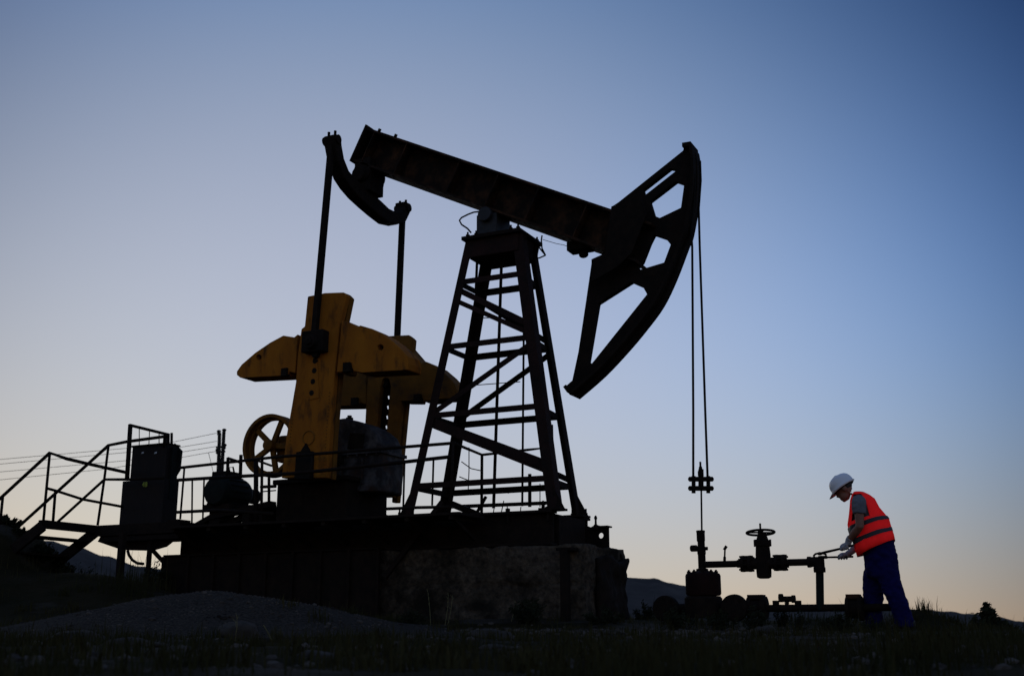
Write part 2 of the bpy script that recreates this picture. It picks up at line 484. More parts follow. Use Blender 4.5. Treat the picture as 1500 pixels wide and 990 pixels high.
hill('hills', 'distant wooded ridge sinking to the right behind the wellhead', 900, 260,
     [(-900,850),(-400,800),(-60,803),(60,797),(110,806),(150,819),(205,834),(300,850),(420,858),(600,850),(760,842),(880,846),(930,850),(958,851),(985,857),(1003,861),(1030,873),(1060,886),(1100,893),(1200,896),(1300,895),(1350,894),(1372,896),(1420,900),(1450,904),(1500,912),(1700,922),(2300,930)])

# ------------------------------------------------------------------ shrubs
def shrub(name, label, cat, base, h, spread, nstem, nleaf, leaf=.03, cone=False, group=None):
    t = thing(name, label, cat, base, group)
    st, lf = MB(), MB()
    for k in range(nstem):
        a = random.uniform(0, 2*PI); rr = spread*random.random()**.6
        hh = h*(1 - .55*(rr/spread if spread else 0))*random.uniform(.75, 1.0)
        tip = V(base) + V((math.cos(a)*rr, math.sin(a)*rr, hh)); b0 = V(base) + V((math.cos(a)*rr*.35, math.sin(a)*rr*.35, -.03))
        mid = lerp(b0, tip, .5) + V((random.uniform(-.04,.04), random.uniform(-.04,.04), .02))*h
        st.tube([b0, mid, tip], [.008*h**.5, .005*h**.5, .0015], 5)
        for q in range(nleaf//nstem):
            u = random.uniform(.18, 1.02); p = lerp(b0, mid, u*2) if u < .5 else lerp(mid, tip, u*2-1)
            sp = (.13 if not cone else .30*(1-u)+.05)*h
            p = p + V((random.gauss(0, sp*.5), random.gauss(0, sp*.5), random.gauss(0, sp*.4)))
            n = V((random.gauss(0,1), random.gauss(0,1), random.gauss(0,1))).normalized()
            x = n.orthogonal().normalized(); y = n.cross(x); L = leaf*random.uniform(.6, 1.3)
            vs = [lf.bm.verts.new(p + d) for d in (-x*L, y*L*.4, x*L, -y*L*.4)]
            lf.bm.faces.new(vs)
    fin(st, 'stem', M_twig, t); fin(lf, 'foliage', M_leaf, t)
    return t
def sh_at(x, ybase, d, ytop, spread_px, label, nst=9, nleaf=600, leaf=.03, cone=False, name='shrub', cat='shrub', group='shrubs on the ridge'):
    lat = (x-750)/FPX*d
    b = LD(lat, d, 0); b.z = ground_z(lat, d)
    h = (HOR-ytop)/FPX*d - b.z
    return shrub(name, label, cat, b, max(h, .08), spread_px/FPX*d, nst, nleaf, leaf, cone, group)
sh_at(14, 800, 15.6, 757, 24, 'leafy bush at the far left edge, under the stair handrail', 18, 3000, .030)
sh_at(38, 800, 15.5, 777, 22, 'low bush at the foot of the steel stairs', 14, 1800, .026)
sh_at(205, 850, 17, 815, 34, 'thin weeds under the landing, between its two posts', 22, 700, .02)
sh_at(136, 850, 17, 816, 26, 'weeds growing below the stair landing, left of its post', 16, 700, .02)
sh_at(1430, 916, 22, 866, 9, 'small dark conifer on the skyline right of the man', 14, 3600, .06, True, 'small_tree', 'tree', None)
sh_at(1404, 918, 21, 895, 18, 'low bush just left of the small dark conifer', 14, 1300, .045)
sh_at(1462, 920, 21, 902, 22, 'low bush just right of the small dark conifer', 14, 1500, .045)
sh_at(72, 830, 15.6, 794, 22, 'dark bush on the bank below the stair treads', 14, 1600, .026)
sh_at(104, 840, 15.8, 818, 18, 'small dark bush under the stair stringer', 12, 1000, .024)
sh_at(240, 850, 15.2, 826, 26, 'dark weeds against the left end of the pump base', 14, 1100, .022)
sh_at(775, 905, 12.7, 872, 34, 'dark leafy weed clump before the middle of the foundation', 18, 1300, .022)
sh_at(880, 905, 12.6, 884, 30, 'low weeds at the foot of the right end of the foundation', 16, 900, .02)
sh_at(610, 905, 12.4, 888, 26, 'low weeds left of the tall dry stalks', 14, 700, .018)
sh_at(985, 908, 12.0, 884, 26, 'weeds before the leftmost round flange of the wellhead', 16, 900, .018)
sh_at(1048, 910, 11.9, 890, 26, 'weeds at the foot of the casing head', 16, 900, .018)
sh_at(1095, 910, 11.8, 886, 20, 'weeds between the round flange and the small valve', 14, 800, .018)
sh_at(1215, 912, 11.6, 892, 26, 'weeds between the down pipe and the end flange', 16, 900, .018)
sh_at(1262, 915, 11.3, 898, 22, 'weeds before the far boot of the man', 12, 600, .016)
sh_at(1365, 915, 15.2, 896, 18, 'leafy weeds on the earth hump right behind the legs', 12, 700, .022)
sh_at(937, 905, 14.2, 882, 18, 'weeds beside the right end of the foundation', 14, 600, .02)
sh_at(1133, 905, 13.0, 884, 16, 'weeds round the small valve on the ground pipe', 14, 500, .016)
sh_at(1160, 912, 11.9, 890, 14, 'weeds standing in front of the ground pipe', 12, 400, .016)

# ------------------------------------------------------------------ foundation
def rough_block(mb, lo, hi, res, amp, freq):
    lo, hi = V(lo), V(hi)
    def disp(p):
        q = p*freq
        n = noise.noise_vector(q) * amp + noise.noise_vector(q*3.1)*amp*.45 + noise.noise_vector(q*9)*amp*.2
        crack = .03*max(0, 1 - abs(p.z - .52 - .05*noise.noise(V((p.x*1.3, 0, 7))))/.025)
        ins = .0
        if p.y < lo.y + .01 or p.x > hi.x - .01: ins = crack
        return p + n + V((0, ins, 0))
    for ax in range(3):
        for sgn in (0, 1):
            o = [a for a in range(3) if a != ax]
            n0 = max(1, int((hi[o[0]]-lo[o[0]])/res)); n1 = max(1, int((hi[o[1]]-lo[o[1]])/res)); G = []
            for i in range(n0+1):
                row = []
                for j in range(n1+1):
                    p = V((0,0,0)); p[ax] = hi[ax] if sgn else lo[ax]
                    p[o[0]] = lo[o[0]] + (hi[o[0]]-lo[o[0]])*i/n0; p[o[1]] = lo[o[1]] + (hi[o[1]]-lo[o[1]])*j/n1
                    row.append(mb.bm.verts.new(disp(p)))
                G.append(row)
            for i in range(n0):
                for j in range(n1): mb.face((G[i][j], G[i+1][j], G[i+1][j+1], G[i][j+1]))
    bmesh.ops.remove_doubles(mb.bm, verts=mb.bm.verts, dist=.001)
FT = .93                                        # foundation top
mb = MB(); rough_block(mb, (-4.45, -.62, -.3), (1.42, .62, FT), .03, .045, 2.6)
tag(fin(mb, 'concrete_foundation', M_stone, smooth='all', origin=(-1.5, 0, 0)), 'long crumbling pale concrete block carrying the steel base of the pump', 'foundation')

# ------------------------------------------------------------------ pump jack
PJ = thing('pump_jack', 'old rusty oil pump jack with yellow counterweights and a big curved horse head', 'pump jack', (0, 0, FT))
BT = 1.335                                      # top of the steel base
mb = MB()
for y in (-.5, .5):
    mb.ibeam((-4.4, y, (FT+BT)/2+.005), (1.0, y, (FT+BT)/2+.005), BT-FT-.01, .2, .03, .03)
for x in (-4.38, -3.4, -2.6, -1.7, -.9, 0, .9, .985):
    mb.box((x-.03, -.39, FT+.03), (x+.03, .39, BT-.04))
mb.box((-4.4, -.47, BT-.036), (.95, .47, BT-.024))
fin(mb, 'base_frame', M_steel, PJ, bevel=.006)
mb = MB(); sx0, sx1 = -4.46, U(556,850,Y=-.70).x  # added dark skirt, stands in for deck shade on the foundation's left face
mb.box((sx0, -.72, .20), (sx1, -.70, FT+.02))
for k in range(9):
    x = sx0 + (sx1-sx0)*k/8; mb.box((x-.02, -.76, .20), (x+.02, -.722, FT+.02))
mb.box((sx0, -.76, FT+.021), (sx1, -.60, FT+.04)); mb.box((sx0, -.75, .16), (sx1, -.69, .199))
fin(mb, 'added_shade_skirt', M_steel, PJ)
for y, s_ in ((.48, 1),):
    a = U(880, 784, Y=y); mb = MB()
    c = V((a.x, y, a.z)); n = 20
    hole = [c + V((math.cos(2*PI*k/n)*.034, 0, math.sin(2*PI*k/n)*.034)) for k in range(n)]
    tl, tr = U(872, 768, Y=y), U(891, 772, Y=y)
    pr = [V((tl.x-.40, y, FT+.02)), V((tr.x, y, FT+.02)), V((tr.x, y, tr.z)), V((tl.x, y, tl.z)), V((tl.x-.06, y, tl.z-.03)), V((tl.x-.18, y, tl.z+.02)), V((tl.x-.40, y, tl.z+.02))]
    mb.prism(pr, (0, .03, 0), [hole]); mb.box((tl.x, y-.06, tr.z), (tr.x+.015, y+.09, tr.z+.018))
    fin(mb, 'lifting_lug', M_steel, PJ)
    mb = MB(); p = U(872, 770, Y=.42); q = U(872.5, 757, Y=.42)
    mb.lathe(V((q.x, .42, p.z-.04)), (0,0,1), [(0,.025),(.05,.025),(.06,.014),(.11,.012),(.13,.02),(.15,.016),(.165,.004)], 12)
    fin(mb, 'anchor_bolt', M_steel, PJ, smooth=True)
for x in (-4.0, -3.0, -1.2, .45, .95):
    mb = MB(); mb.lathe((x, -.56, BT-.12), (0,0,1), [(0,.014),(.16,.014)], 8)
    mb.lathe((x, -.56, BT+.0), (0,0,1), [(0,.03),(.035,.03)], 6); fin(mb, 'anchor_bolt', M_steel, PJ)

# samson post tower
lb = {1: U(599,758,Y=-.45), 2: U(652,761,Y=.45), 3: U(810,751,Y=-.45), 4: U(845,753,Y=.45)}
lt = {1: U(690,344,Y=-.26), 2: U(718,372,Y=.26), 3: U(758,350,Y=-.26), 4: U(779,358,Y=.26)}
for k in lb: lb[k].z = BT + .02
for k in lt: lt[k] = lerp(lb[k], lt[k], (4.80 - BT)/(lt[k].z - BT)) if abs(lt[k].z-4.8) > .001 else lt[k]
def leg(k, z): return lerp(lb[k], lt[k], (z-lb[k].z)/(lt[k].z-lb[k].z))
for k in (1, 2, 3, 4):
    w = {1: .105, 2: .112, 3: .13, 4: .105}[k]
    mb = MB(); sy = -1 if k in (1, 3) else 1; sx = -1 if k in (1, 2) else 1
    # angle section leg: two plates meeting at the outer corner
    o1 = V((-sx*w/2, 0, 0)); o2 = V((0, -sy*(w/2+.008), 0))
    mb.bar(lb[k]+o1+V((sx*w/2,0,0)), lt[k]+o1+V((sx*w/2,0,0)), w, .016, (1,0,0))
    mb.bar(lb[k]+V((sx*(w/2-.008),0,0))+o2, lt[k]+V((sx*(w/2-.008),0,0))+o2, w, .016, (0,1,0))
    lg = fin(mb, 'leg', M_redrust if k in (1, 3) else M_steel, PJ)
    mb = MB(); b = lb[k]
    mb.box((b.x-.13, b.y-.12, BT), (b.x+.13, b.y+.12, BT+.025))
    for dx in (-.09, .09):
        mb.lathe((b.x+dx, b.y-.07*sy*-1, BT+.02), (0,0,1), [(0,.022),(.04,.022),(.042,.012),(.09,.012)], 6)
    gx = .13*sx
    mb.prism([V((b.x, b.y, BT+.02)), V((b.x+gx*1.1, b.y, BT+.02)), V((b.x-sx*.0, b.y, BT+.28))], (0, .014, 0))
    fin(mb, 'foot_plate', M_steel, lg)
ZL = [4.26, 3.43, 2.57, 1.71]
for z in ZL:
    for a, b, M in ((1,3,M_redrust),(2,4,M_steel)):
        mb = MB(); mb.bar(leg(a,z), leg(b,z), .012, .07, (0,1,0)); 
        s_ = -1 if a == 1 else 1
        mb.bar(leg(a,z)+V((0,-s_*.035,.03)), leg(b,z)+V((0,-s_*.035,.03)), .06, .010, (0,1,0))
        fin(mb, 'cross_bar', M, PJ)
    for a, b in ((1,2),(3,4)):
        mb = MB(); mb.bar(leg(a,z-.02), leg(b,z-.02), .012, .07, (1,0,0)); fin(mb, 'cross_bar', M_steel, PJ)
def diag(a, za, b, zb, w, y0=0, M=M_steel):
    mb = MB(); o = V((0, y0, 0)); mb.bar(leg(a,za)+o, leg(b,zb)+o, .016, w, (0,1,0))
    mb.bar(leg(a,za)+o*3, leg(b,zb)+o*3, .05, .012, (0,1,0)); fin(mb, 'brace', M, PJ)
diag(1, 4.16, 3, 3.60, .075, .02, M_redrust); diag(1, 4.02, 3, 3.48, .06, .02, M_redrust)
diag(3, 3.36, 1, 2.60, .065, .02, M_redrust)
diag(1, 2.50, 3, 1.86, .11, .02, M_redrust); diag(1, 2.46, 3, 1.78, .05, .03, M_redrust)
diag(2, 4.15, 4, 3.52, .07, -.02); diag(4, 3.36, 2, 2.66, .07, -.02); diag(2, 2.50, 4, 1.78, .07, -.02)
mb = MB(); mb.bar(U(662,738,Y=.4), U(708,757,Y=.3), .05, .08, (0,1,0)); fin(mb, 'brace', M_steel, PJ)
mb = MB(); mb.bar(U(648,735,Y=-.47), U(563,846,Y=-.78), .05, .055, (0,1,0)); fin(mb, 'brace', M_steel, PJ)
mb = MB(); mb.bar(U(712,727,Y=0), U(696,755,Y=0), .03, .03); fin(mb, 'brace', M_steel, PJ)
for (a, b, y, r) in (((735,372),(723,744),0,.020), ((768,395),(765,741),.3,.014), ((699,378),(697,428),.25,.018), ((776,694),(776,742),.3,.022), ((808,622),(810,700),.5,.02)):
    mb = MB(); mb.cyl(U(*a, Y=y), U(*b, Y=y), r, n=10); fin(mb, 'grease_pipe', M_steel, PJ, smooth=True)
for (a, b) in (((696,466),(761,464)), ((696,564),(762,559))):
    mb = MB(); mb.cyl(U(*a, Y=.1), U(*b, Y=.1), .006, n=6); fin(mb, 'rung', M_steel, PJ)
# tower cap and saddle bearing
xl, xr = lt[1].x-.02, max(lt[3].x, lt[4].x)+.03
mb = MB(); mb.box((xl, -.29, 4.57), (xr, .29, 4.80)); fin(mb, 'tower_cap', M_redrust, PJ, bevel=.01)
mb = MB(); mb.box((xl-.06, -.34, 4.80), (xr+.05, .34, 4.845))
for x in (xl, xl+.12, xr-.1, xr):
    for y in (-.28, .28): mb.lathe((x, y, 4.845), (0,0,1), [(0,.028),(.035,.028),(.037,.014),(.07,.014)], 6)
for y in (-.20, .20):
    mb.prism([V((xr,y,4.80)), V((xr+.06,y,4.76)), V((xr+.03,y,4.60)), V((xr,y,4.60))], (0, .02, 0))
fin(mb, 'cap_plate', M_steel, PJ)
sb = U(722, 322, Y=0)
mb = MB(); mb.box((sb.x-.14, -.19, 4.845), (sb.x+.15, .2, sb.z+.02)); mb.cyl((sb.x, -.25, sb.z), (sb.x, .25, sb.z), .095, n=28)
fin(mb, 'saddle_bearing', M_bluegrey, PJ, bevel=.01)
mb = MB(); mb.tube(px([(704,310),(694,311),(686,314),(676,319),(673,323),(676,329),(685,335),(690,341)], Y=-.2), .011, 8)
fin(mb, 'grease_hose', M_cable, PJ, smooth='all')
mb = MB(); mb.tube(px([(779,352),(790,363),(799,374)], Y=.25), .010, 8); mb.tube(px([(799,374),(790,378),(783,379)], Y=.25), .010, 8)
mb.tube(px([(794,345),(793,352),(794,364),(799,374)], Y=.2), .010, 8)
fin(mb, 'grease_hose', M_cable, PJ, smooth='all')

# walking beam
A0, B0 = U(538,187,Y=-.2), U(897,307,Y=-.2)
ax = (B0-A0).normalized(); nrm = V((-ax.z, 0, ax.x)); nrm = nrm if nrm.z > 0 else -nrm
BH = .50
P0 = V((A0.x, 0, A0.z)) - nrm*BH/2; P1 = P0 + ax*((B0-A0).length + .55)
mb = MB(); mb.ibeam(P0, P1, BH, .40, .03, .03)
L = (P1-P0).length
for t in (.03, .16, .36, .50, .64, .80):
    c = P0 + ax*L*t
    for s_ in (-1, 1): mb.bar(c - nrm*(BH/2-.032) + V((0,s_*.105,0)), c + nrm*(BH/2-.032) + V((0,s_*.105,0)), .17, .014, (0,1,0))
fin(mb, 'walking_beam', M_rust, PJ)
mb = MB(); mb.bar(P0-ax*.02-nrm*(BH/2+.02), P0-ax*.02+nrm*(BH/2+.03), .44, .03, (0,1,0)); fin(mb, 'end_plate', M_steel, PJ)
for t in (.035, .10):
    mb = MB(); c = P0 + ax*L*t + nrm*(BH/2) + V((0,-.13,0)); mb.cyl(c, c+nrm*.05, .022, n=8); fin(mb, 'bolt', M_steel, PJ)
mb = MB()
for x, y, r in ((841,366,.035),(848,368,.03),(855,373,.045)): 
    c = U(x, y, Y=.12); mb.ell(c, (r*1.4,0,0), (0,r,0), (0,0,r))
c = U(850,366,Y=.1); mb.box((c.x-.14, .0, c.z-.02), (c.x+.14, .2, c.z+.09)); fin(mb, 'clamp_plate', M_steel, PJ)
mb = MB(); mb.tube(px([(795,351),(815,357),(826,359),(838,364)], Y=.2), .004, 5); fin(mb, 'grease_line', M_cable, PJ)

# tail bearing and equaliser
hb = U(541, 258, Y=0)
mb = MB(); mb.cyl((hb.x, -.2, hb.z), (hb.x, .2, hb.z), .14, n=26)
mb.box((hb.x-.16, -.17, hb.z-.28), (hb.x+.13, .17, hb.z-.02)); mb.box((hb.x-.13, -.18, hb.z), (hb.x+.12, .18, hb.z+.20))
for y in (-.23, .23): mb.cyl((hb.x-.02, y-.03, hb.z-.05), (hb.x-.02, y+.03, hb.z-.05), .1, n=20)
fin(mb, 'tail_bearing', M_steel, PJ, bevel=.012)
EX = hb.x - .02
path = [(487,200),(488,214),(492,236),(500,257),(508,268),(519,280),(533,292),(548,305),(562,317),(574,321),(585,318),(590,308),(590,298)]
eqh = [.17,.16,.16,.17,.19,.21,.23,.23,.21,.18,.16,.15,.15]
mb = MB(); mb.sweep_rect([U(x, y, X=EX) for x, y in path], (1,0,0), .18, eqh); fin(mb, 'equalizer', M_steel, PJ, bevel=.02)
pn, pf = U(486,206,X=EX), U(590,306,X=EX)
for p in (pn, pf):
    mb = MB(); mb.cyl((EX-.115, p.y, p.z), (EX+.115, p.y, p.z), .06, n=18)
    for k in (-.05, .05): mb.cyl((EX+k, p.y, p.z+.05), (EX+k, p.y, p.z+.125), .02, n=6)
    fin(mb, 'wrist_pin', M_steel, PJ, smooth=True)

# cranks, counterweights, pitmans
CYN, CYF, CT = -.92, .62, .24
pin = U(461, 503, Y=-1.0)
pitB = {0: V((pin.x, -1.02, pin.z)), 1: V((U(581,492,Y=.98).x, .98, pin.z))}
for i, (p, q) in enumerate(((pn, pitB[0]), (pf, pitB[1]))):
    mb = MB(); mb.bar(V((EX, p.y, p.z)), q, .07, .075, (1,0,0)); mb.cyl(q+V((0,-.06,0)), q+V((0,.06,0)), .09, n=20)
    fin(mb, 'pitman_arm', M_steel, PJ, bevel=.006)
def slab(poly, y, t, name, M, par, holes=(), bev=.012):
    mb = MB(); mb.prism(px(poly, Y=y), (0, t, 0), [px(h, Y=y) for h in holes]); return fin(mb, name, M, par, bevel=bev)
def circ(x, y, r, n=16): return [(x+math.cos(2*PI*k/n)*r, y+math.sin(2*PI*k/n)*r) for k in range(n)]
ck = slab([(450.5,434),(475,429),(503,428),(508,433),(497.5,474),(490,548),(483,640),(479,700),(412,700),(419,640),(427,595),(433,560),(436,520),(441,482),(446,478)], CYN, .09, 'crank', M_ochre, PJ)
slab([(456,436),(478,431),(508,430),(514,436),(506,475),(498,548),(490,640),(487,702),(420,702)], CYN+.12, .09, 'crank_plate', M_ochre2, ck)
for x, y in ((462,529),(461,543),(459,559),(457,575.6)):
    mb = MB(); c = U(x, y, Y=CYN); mb.lathe(c+V((0,-.012,0)), (0,1,0), [(0,.030),(.004,.042),(.014,.044)], 16); fin(mb, 'crank_pin_hole', M_steel, ck, smooth=True)
mb = MB(); a = U(451, 528, Y=CYN-.006); b = U(470, 583, Y=CYN-.006)
mb.bar(lerp(V((a.x+.07,a.y,a.z)), V((b.x-.10,b.y,b.z)), 0), lerp(V((a.x+.07,a.y,a.z)), V((b.x-.10,b.y,b.z)), 1), .15, .008, (1,0,0)); fin(mb, 'boss_plate', M_ochre, ck)
cs = U(450, 664, Y=CYN)
mb = MB(); mb.cyl((cs.x, CYN+.02, cs.z), (cs.x, .9, cs.z), .10, n=24); fin(mb, 'crankshaft', M_steel, PJ, smooth=True)
slab([(434,662),(440,661),(447.5,649),(453,660),(458.5,661),(457,701),(431,701)], CYN-.03, .028, 'shaft_cover', M_steel, ck, bev=0)
mb = MB(); c = U(452, 641, Y=CYN-.004); mb.torus(c, (0,1,0), .085, .007, 30, 6); fin(mb, 'stamped_ring', M_ochre2, ck)
# rivet rows along the plate
rv = MB()
for k in range(24):
    t = k/23
    for xa, ya, xb, yb in ((432,575,421,690),(483,575,474,690)):
        c = U(xa+(xb-xa)*t, ya+(yb-ya)*t, Y=CYN); rv.cyl(c+V((0,-.007,0)), c, .008, n=6)
fin(rv, 'rivets', M_ochre2, ck)['kind'] = 'stuff'
def weight(poly, y, t, hole, par, M=M_ochre):
    o = slab(poly, y, t, 'counterweight', M, par, [circ(hole[0], hole[1], 4.2)] if hole else ())
    if hole:
        mb = MB(); c = U(*hole, Y=y+.10); mb.cyl(c, c+V((0,.05,0)), .05, n=14); fin(mb, 'hole_bottom', M_steel, o)
    return o
w1 = weight([(436,490),(431,494),(415,491.5),(395.5,502),(373.6,517),(354,534),(347,544),(347,549),(352,553),(421,549.5),(424,544),(432,546)], CYN+.01, .30, (379,523), PJ)
w2 = weight([(500.5,470),(511,471.5),(524,479),(527,476.3),(545,481.5),(560,489),(576,500.5),(587,510.7),(596,521),(598,532),(597,541.5),(529,545.5),(517,543),(513,531),(503,531),(502,544.5),(493,545)], CYN-.02, .32, (557,508.7), PJ)
mb = MB(); c = U(509, 538, Y=CYN-.03); mb.box((c.x-.05,c.y-.03,c.z-.055),(c.x+.05,c.y+.05,c.z+.055)); fin(mb, 'clamp_bolt', M_steel, w2)
mb = MB(); c = U(417, 545, Y=CYN-.0); mb.box((c.x-.045,c.y-.02,c.z-.05),(c.x+.045,c.y+.05,c.z+.05)); fin(mb, 'clamp_bolt', M_steel, w1)
# crank pin block
mb = MB(); a, b = U(446,487,Y=-1.0), U(476,514,Y=-1.0)
mb.box((a.x, -1.06, b.z), (b.x, CYN-.004, a.z)); mb.cyl((pin.x, -1.13, pin.z), (pin.x, -1.0, pin.z), .085, n=22); mb.cyl((pin.x, -1.16, pin.z), (pin.x, -1.12, pin.z), .05, n=6)
c = U(462,519,Y=-.97); mb.cyl((c.x,-1.0,c.z),(c.x,-.93,c.z),.045,n=16)
fin(mb, 'crank_pin_bearing', M_steel, PJ, bevel=.012)
# far crank
sl = [(557.5,566),(560,556),(565,552.5),(570,556),(572,566),(566,633),(552,633)]
cf = slab([(569,492),(598,490.5),(604,495),(601,520),(592,556),(583,640),(575,728),(530,728),(534,630),(538,555)], CYF, .09, 'crank', M_ochre2, PJ, [sl])
slab([(580,493),(601,493),(606,497),(604,520),(596,592),(582,736),(574,736),(584,560)], CYF+.12, .09, 'crank_plate', M_ochre2, cf)
bk = [(552,546),(578,546),(572,640),(546,640)]
mb = MB(); mb.prism(px(bk, Y=CYF+.105), (0,.012,0), [px([(567.5-k*1.1,580+k*14.5),(570-k*1.1,579+k*14.5),(570.5-k*1.1,584+k*14.5),(568.5-k*1.1,585+k*14.5)], Y=CYF+.105) for k in range(4)])
c = U(563,561,Y=CYF+.05); mb.cyl(c, c+V((0,.05,0)), .055, n=16)
fin(mb, 'slot_plate', M_steel, cf)
w3 = weight([(588,500),(612,528),(618,531),(624,529.5),(640,537),(654,549),(665,561),(669,571),(668,583),(648,584),(620,588),(617,580),(609,579),(607,587),(585,587)], CYF-.02, .30, None, PJ, M_ochre2)
w4 = weight([(536,520),(536,592),(527,590),(523,594),(470,595),(470,540)], CYF-.01, .30, None, PJ, M_ochre2)
mb = MB(); c = U(612, 583, Y=CYF-.03); mb.box((c.x-.05,c.y-.03,c.z-.05),(c.x+.05,c.y+.05,c.z+.05)); fin(mb, 'clamp_bolt', M_steel, w3)
mb = MB(); c = U(520, 588, Y=CYF-.03); mb.box((c.x-.05,c.y-.03,c.z-.05),(c.x+.05,c.y+.05,c.z+.05)); fin(mb, 'clamp_bolt', M_steel, w4)

# gearbox, pedestal
mb = MB(); mb.prism(px([(462,702),(462,650),(470,628),(484,616),(503,612),(522,616),(538,624),(550,634),(556,648),(558,672),(556,720),(462,720)], Y=-.26), (0, .56, 0))
gb = fin(mb, 'gearbox', M_grey, PJ, bevel=.04)
mb = MB(); a = U(462,668,Y=-.27); b = U(560,664,Y=-.27); mb.box((a.x,-.31,a.z-.02),(b.x,.33,a.z+.02))
for k in range(7):
    x = a.x + (b.x-a.x)*(k+.5)/7; mb.cyl((x,-.29,a.z-.045),(x,-.29,a.z+.045),.014,n=6)
fin(mb, 'housing_flange', M_grey, gb)
mb = MB(); c = U(522, 645, Y=-.27); mb.prism([V((c.x-.13,-.275,c.z-.10)),V((c.x+.10,-.275,c.z-.12)),V((c.x+.12,-.275,c.z+.08)),V((c.x-.10,-.275,c.z+.11))], (0,.014,0))
for dx, dz in ((-.10,-.08),(.08,-.09),(.09,.06),(-.08,.085)): mb.cyl((c.x+dx,-.29,c.z+dz),(c.x+dx,-.27,c.z+dz),.013,n=6)
fin(mb, 'inspection_cover', M_steel, gb)
for x in (476, 500, 532):
    mb = MB(); c = U(x, 690, Y=-.265); mb.box((c.x-.012,-.30,c.z-.16),(c.x+.012,-.262,c.z+.16)); fin(mb, 'rib', M_grey, gb)
mb = MB(); c = U(512, 613, Y=0); mb.lathe((c.x,0,c.z-.02), (0,0,1), [(0,.05),(.03,.05),(.035,.03),(.06,.03)], 16); fin(mb, 'breather_cap', M_steel, gb)
a = U(405,735,Y=-.5); b = U(567,735,Y=.45); zt = U(450,700,Y=-.5).z
mb = MB(); mb.box((a.x,-.5,BT+.002),(b.x,.45,zt-.06)); mb.box((a.x-.05,-.54,zt-.06),(b.x+.04,.49,zt))
fin(mb, 'pedestal', M_steel, PJ, bevel=.01)
# belt pulley
pc = U(399, 653, Y=-.25); R = .415
pl = thing('dummy', None, None, (0,0,0)); bpy.data.objects.remove(pl)
mb = MB(); mb.ring(pc, (0,1,0), R-.045, R, .20); mb.ring(pc+V((0,0,0)), (0,1,0), R-.075, R-.046, .05)
pul = fin(mb, 'belt_pulley', M_ochre2, PJ, smooth=True)
mb = MB(); mb.lathe(pc+V((0,-.12,0)), (0,1,0), [(0,.06),(.01,.075),(.24,.075),(.25,.06)], 24); mb.cyl(pc+V((0,.0,0)), V((U(470,650,Y=-.25).x, pc.y, pc.z)), .001, n=4)
fin(mb, 'hub', M_ochre2, pul, smooth=True)
mb = MB(); mb.cyl(pc+V((0,.05,0)), pc+V((0,.45,0)), .06, n=16); fin(mb, 'input_shaft', M_steel, PJ, smooth=True)
mb = MB(); c = U(420,655,Y=-.1); mb.box((c.x-.14,-.15,c.z-.2),(c.x+.3,.2,c.z+.16)); fin(mb, 'shaft_bearing', M_ochre2, PJ, bevel=.04)
for k in range(5):
    t = math.radians(67 + 72*k); d = V((math.cos(t), 0, math.sin(t))); mb = MB()
    mb.bar(pc+d*.05, pc+d*(R-.05), .05, .075, (0,1,0)); fin(mb, 'spoke', M_ochre2, pul, bevel=.012)

# electric motor beside the gearbox
mc = U(337, 722, Y=-.35)
mb = MB(); mb.lathe(V((mc.x,-.68,mc.z)), (0,1,0), [(0,.10),(.01,.17),(.05,.20),(.10,.205),(.52,.205),(.56,.19),(.62,.15),(.64,.06)], 28)
for k in range(16):
    t = 2*PI*k/16; d = V((math.cos(t),0,math.sin(t))); mb.bar(V((mc.x,-.56,mc.z))+d*.205, V((mc.x,-.20,mc.z))+d*.205, .012, .03, d.cross(V((0,1,0))))
mo = fin(mb, 'motor', M_green, PJ, smooth=True)
mb = MB(); mb.box((mc.x-.16,-.55,mc.z+.17),(mc.x+.10,-.28,mc.z+.27)); fin(mb, 'terminal_box', M_steel, mo, bevel=.01)
mb = MB(); mb.tube([V((mc.x+.02,-.4,mc.z+.26)),V((mc.x+.02,-.43,mc.z+.33)),V((mc.x+.09,-.43,mc.z+.33)),V((mc.x+.09,-.4,mc.z+.26))], .012, 8); fin(mb, 'lifting_eye', M_steel, mo)
mb = MB(); mb.lathe(V((mc.x,-.02,mc.z)), (0,1,0), [(0,.10),(.2,.10)], 20); fin(mb, 'motor_pulley', M_steel, mo)
mb = MB(); mb.cyl(U(304,738.5,Y=-.55), U(318,735,Y=-.55), .02, n=8); mb.cyl(U(304,724,Y=-.5), U(320,724,Y=-.5), .02, n=8); fin(mb, 'conduit', M_steel, mo)
mb = MB(); a, b = U(284,773,Y=-.5), U(312,757,Y=-.5)
mb.bar(a, b, .12, .06, (0,1,0)); mb.bar(b, U(400,738,Y=-.5), .14, .07, (0,1,0)); mb.bar(U(330,768,Y=-.4), U(398,742,Y=-.4), .1, .07, (0,1,0))
for x0, x1 in ((313,330),(361,373),(386,392)):
    p, q = U(x0,770,Y=-.45), U(x1,740,Y=-.45); mb.box((p.x,-.55,BT+.002),(q.x,-.25,q.z))
mb.box((mc.x-.2,-.62,mc.z-.25),(mc.x+.22,-.12,mc.z-.17))
fin(mb, 'motor_mount', M_steel, PJ)

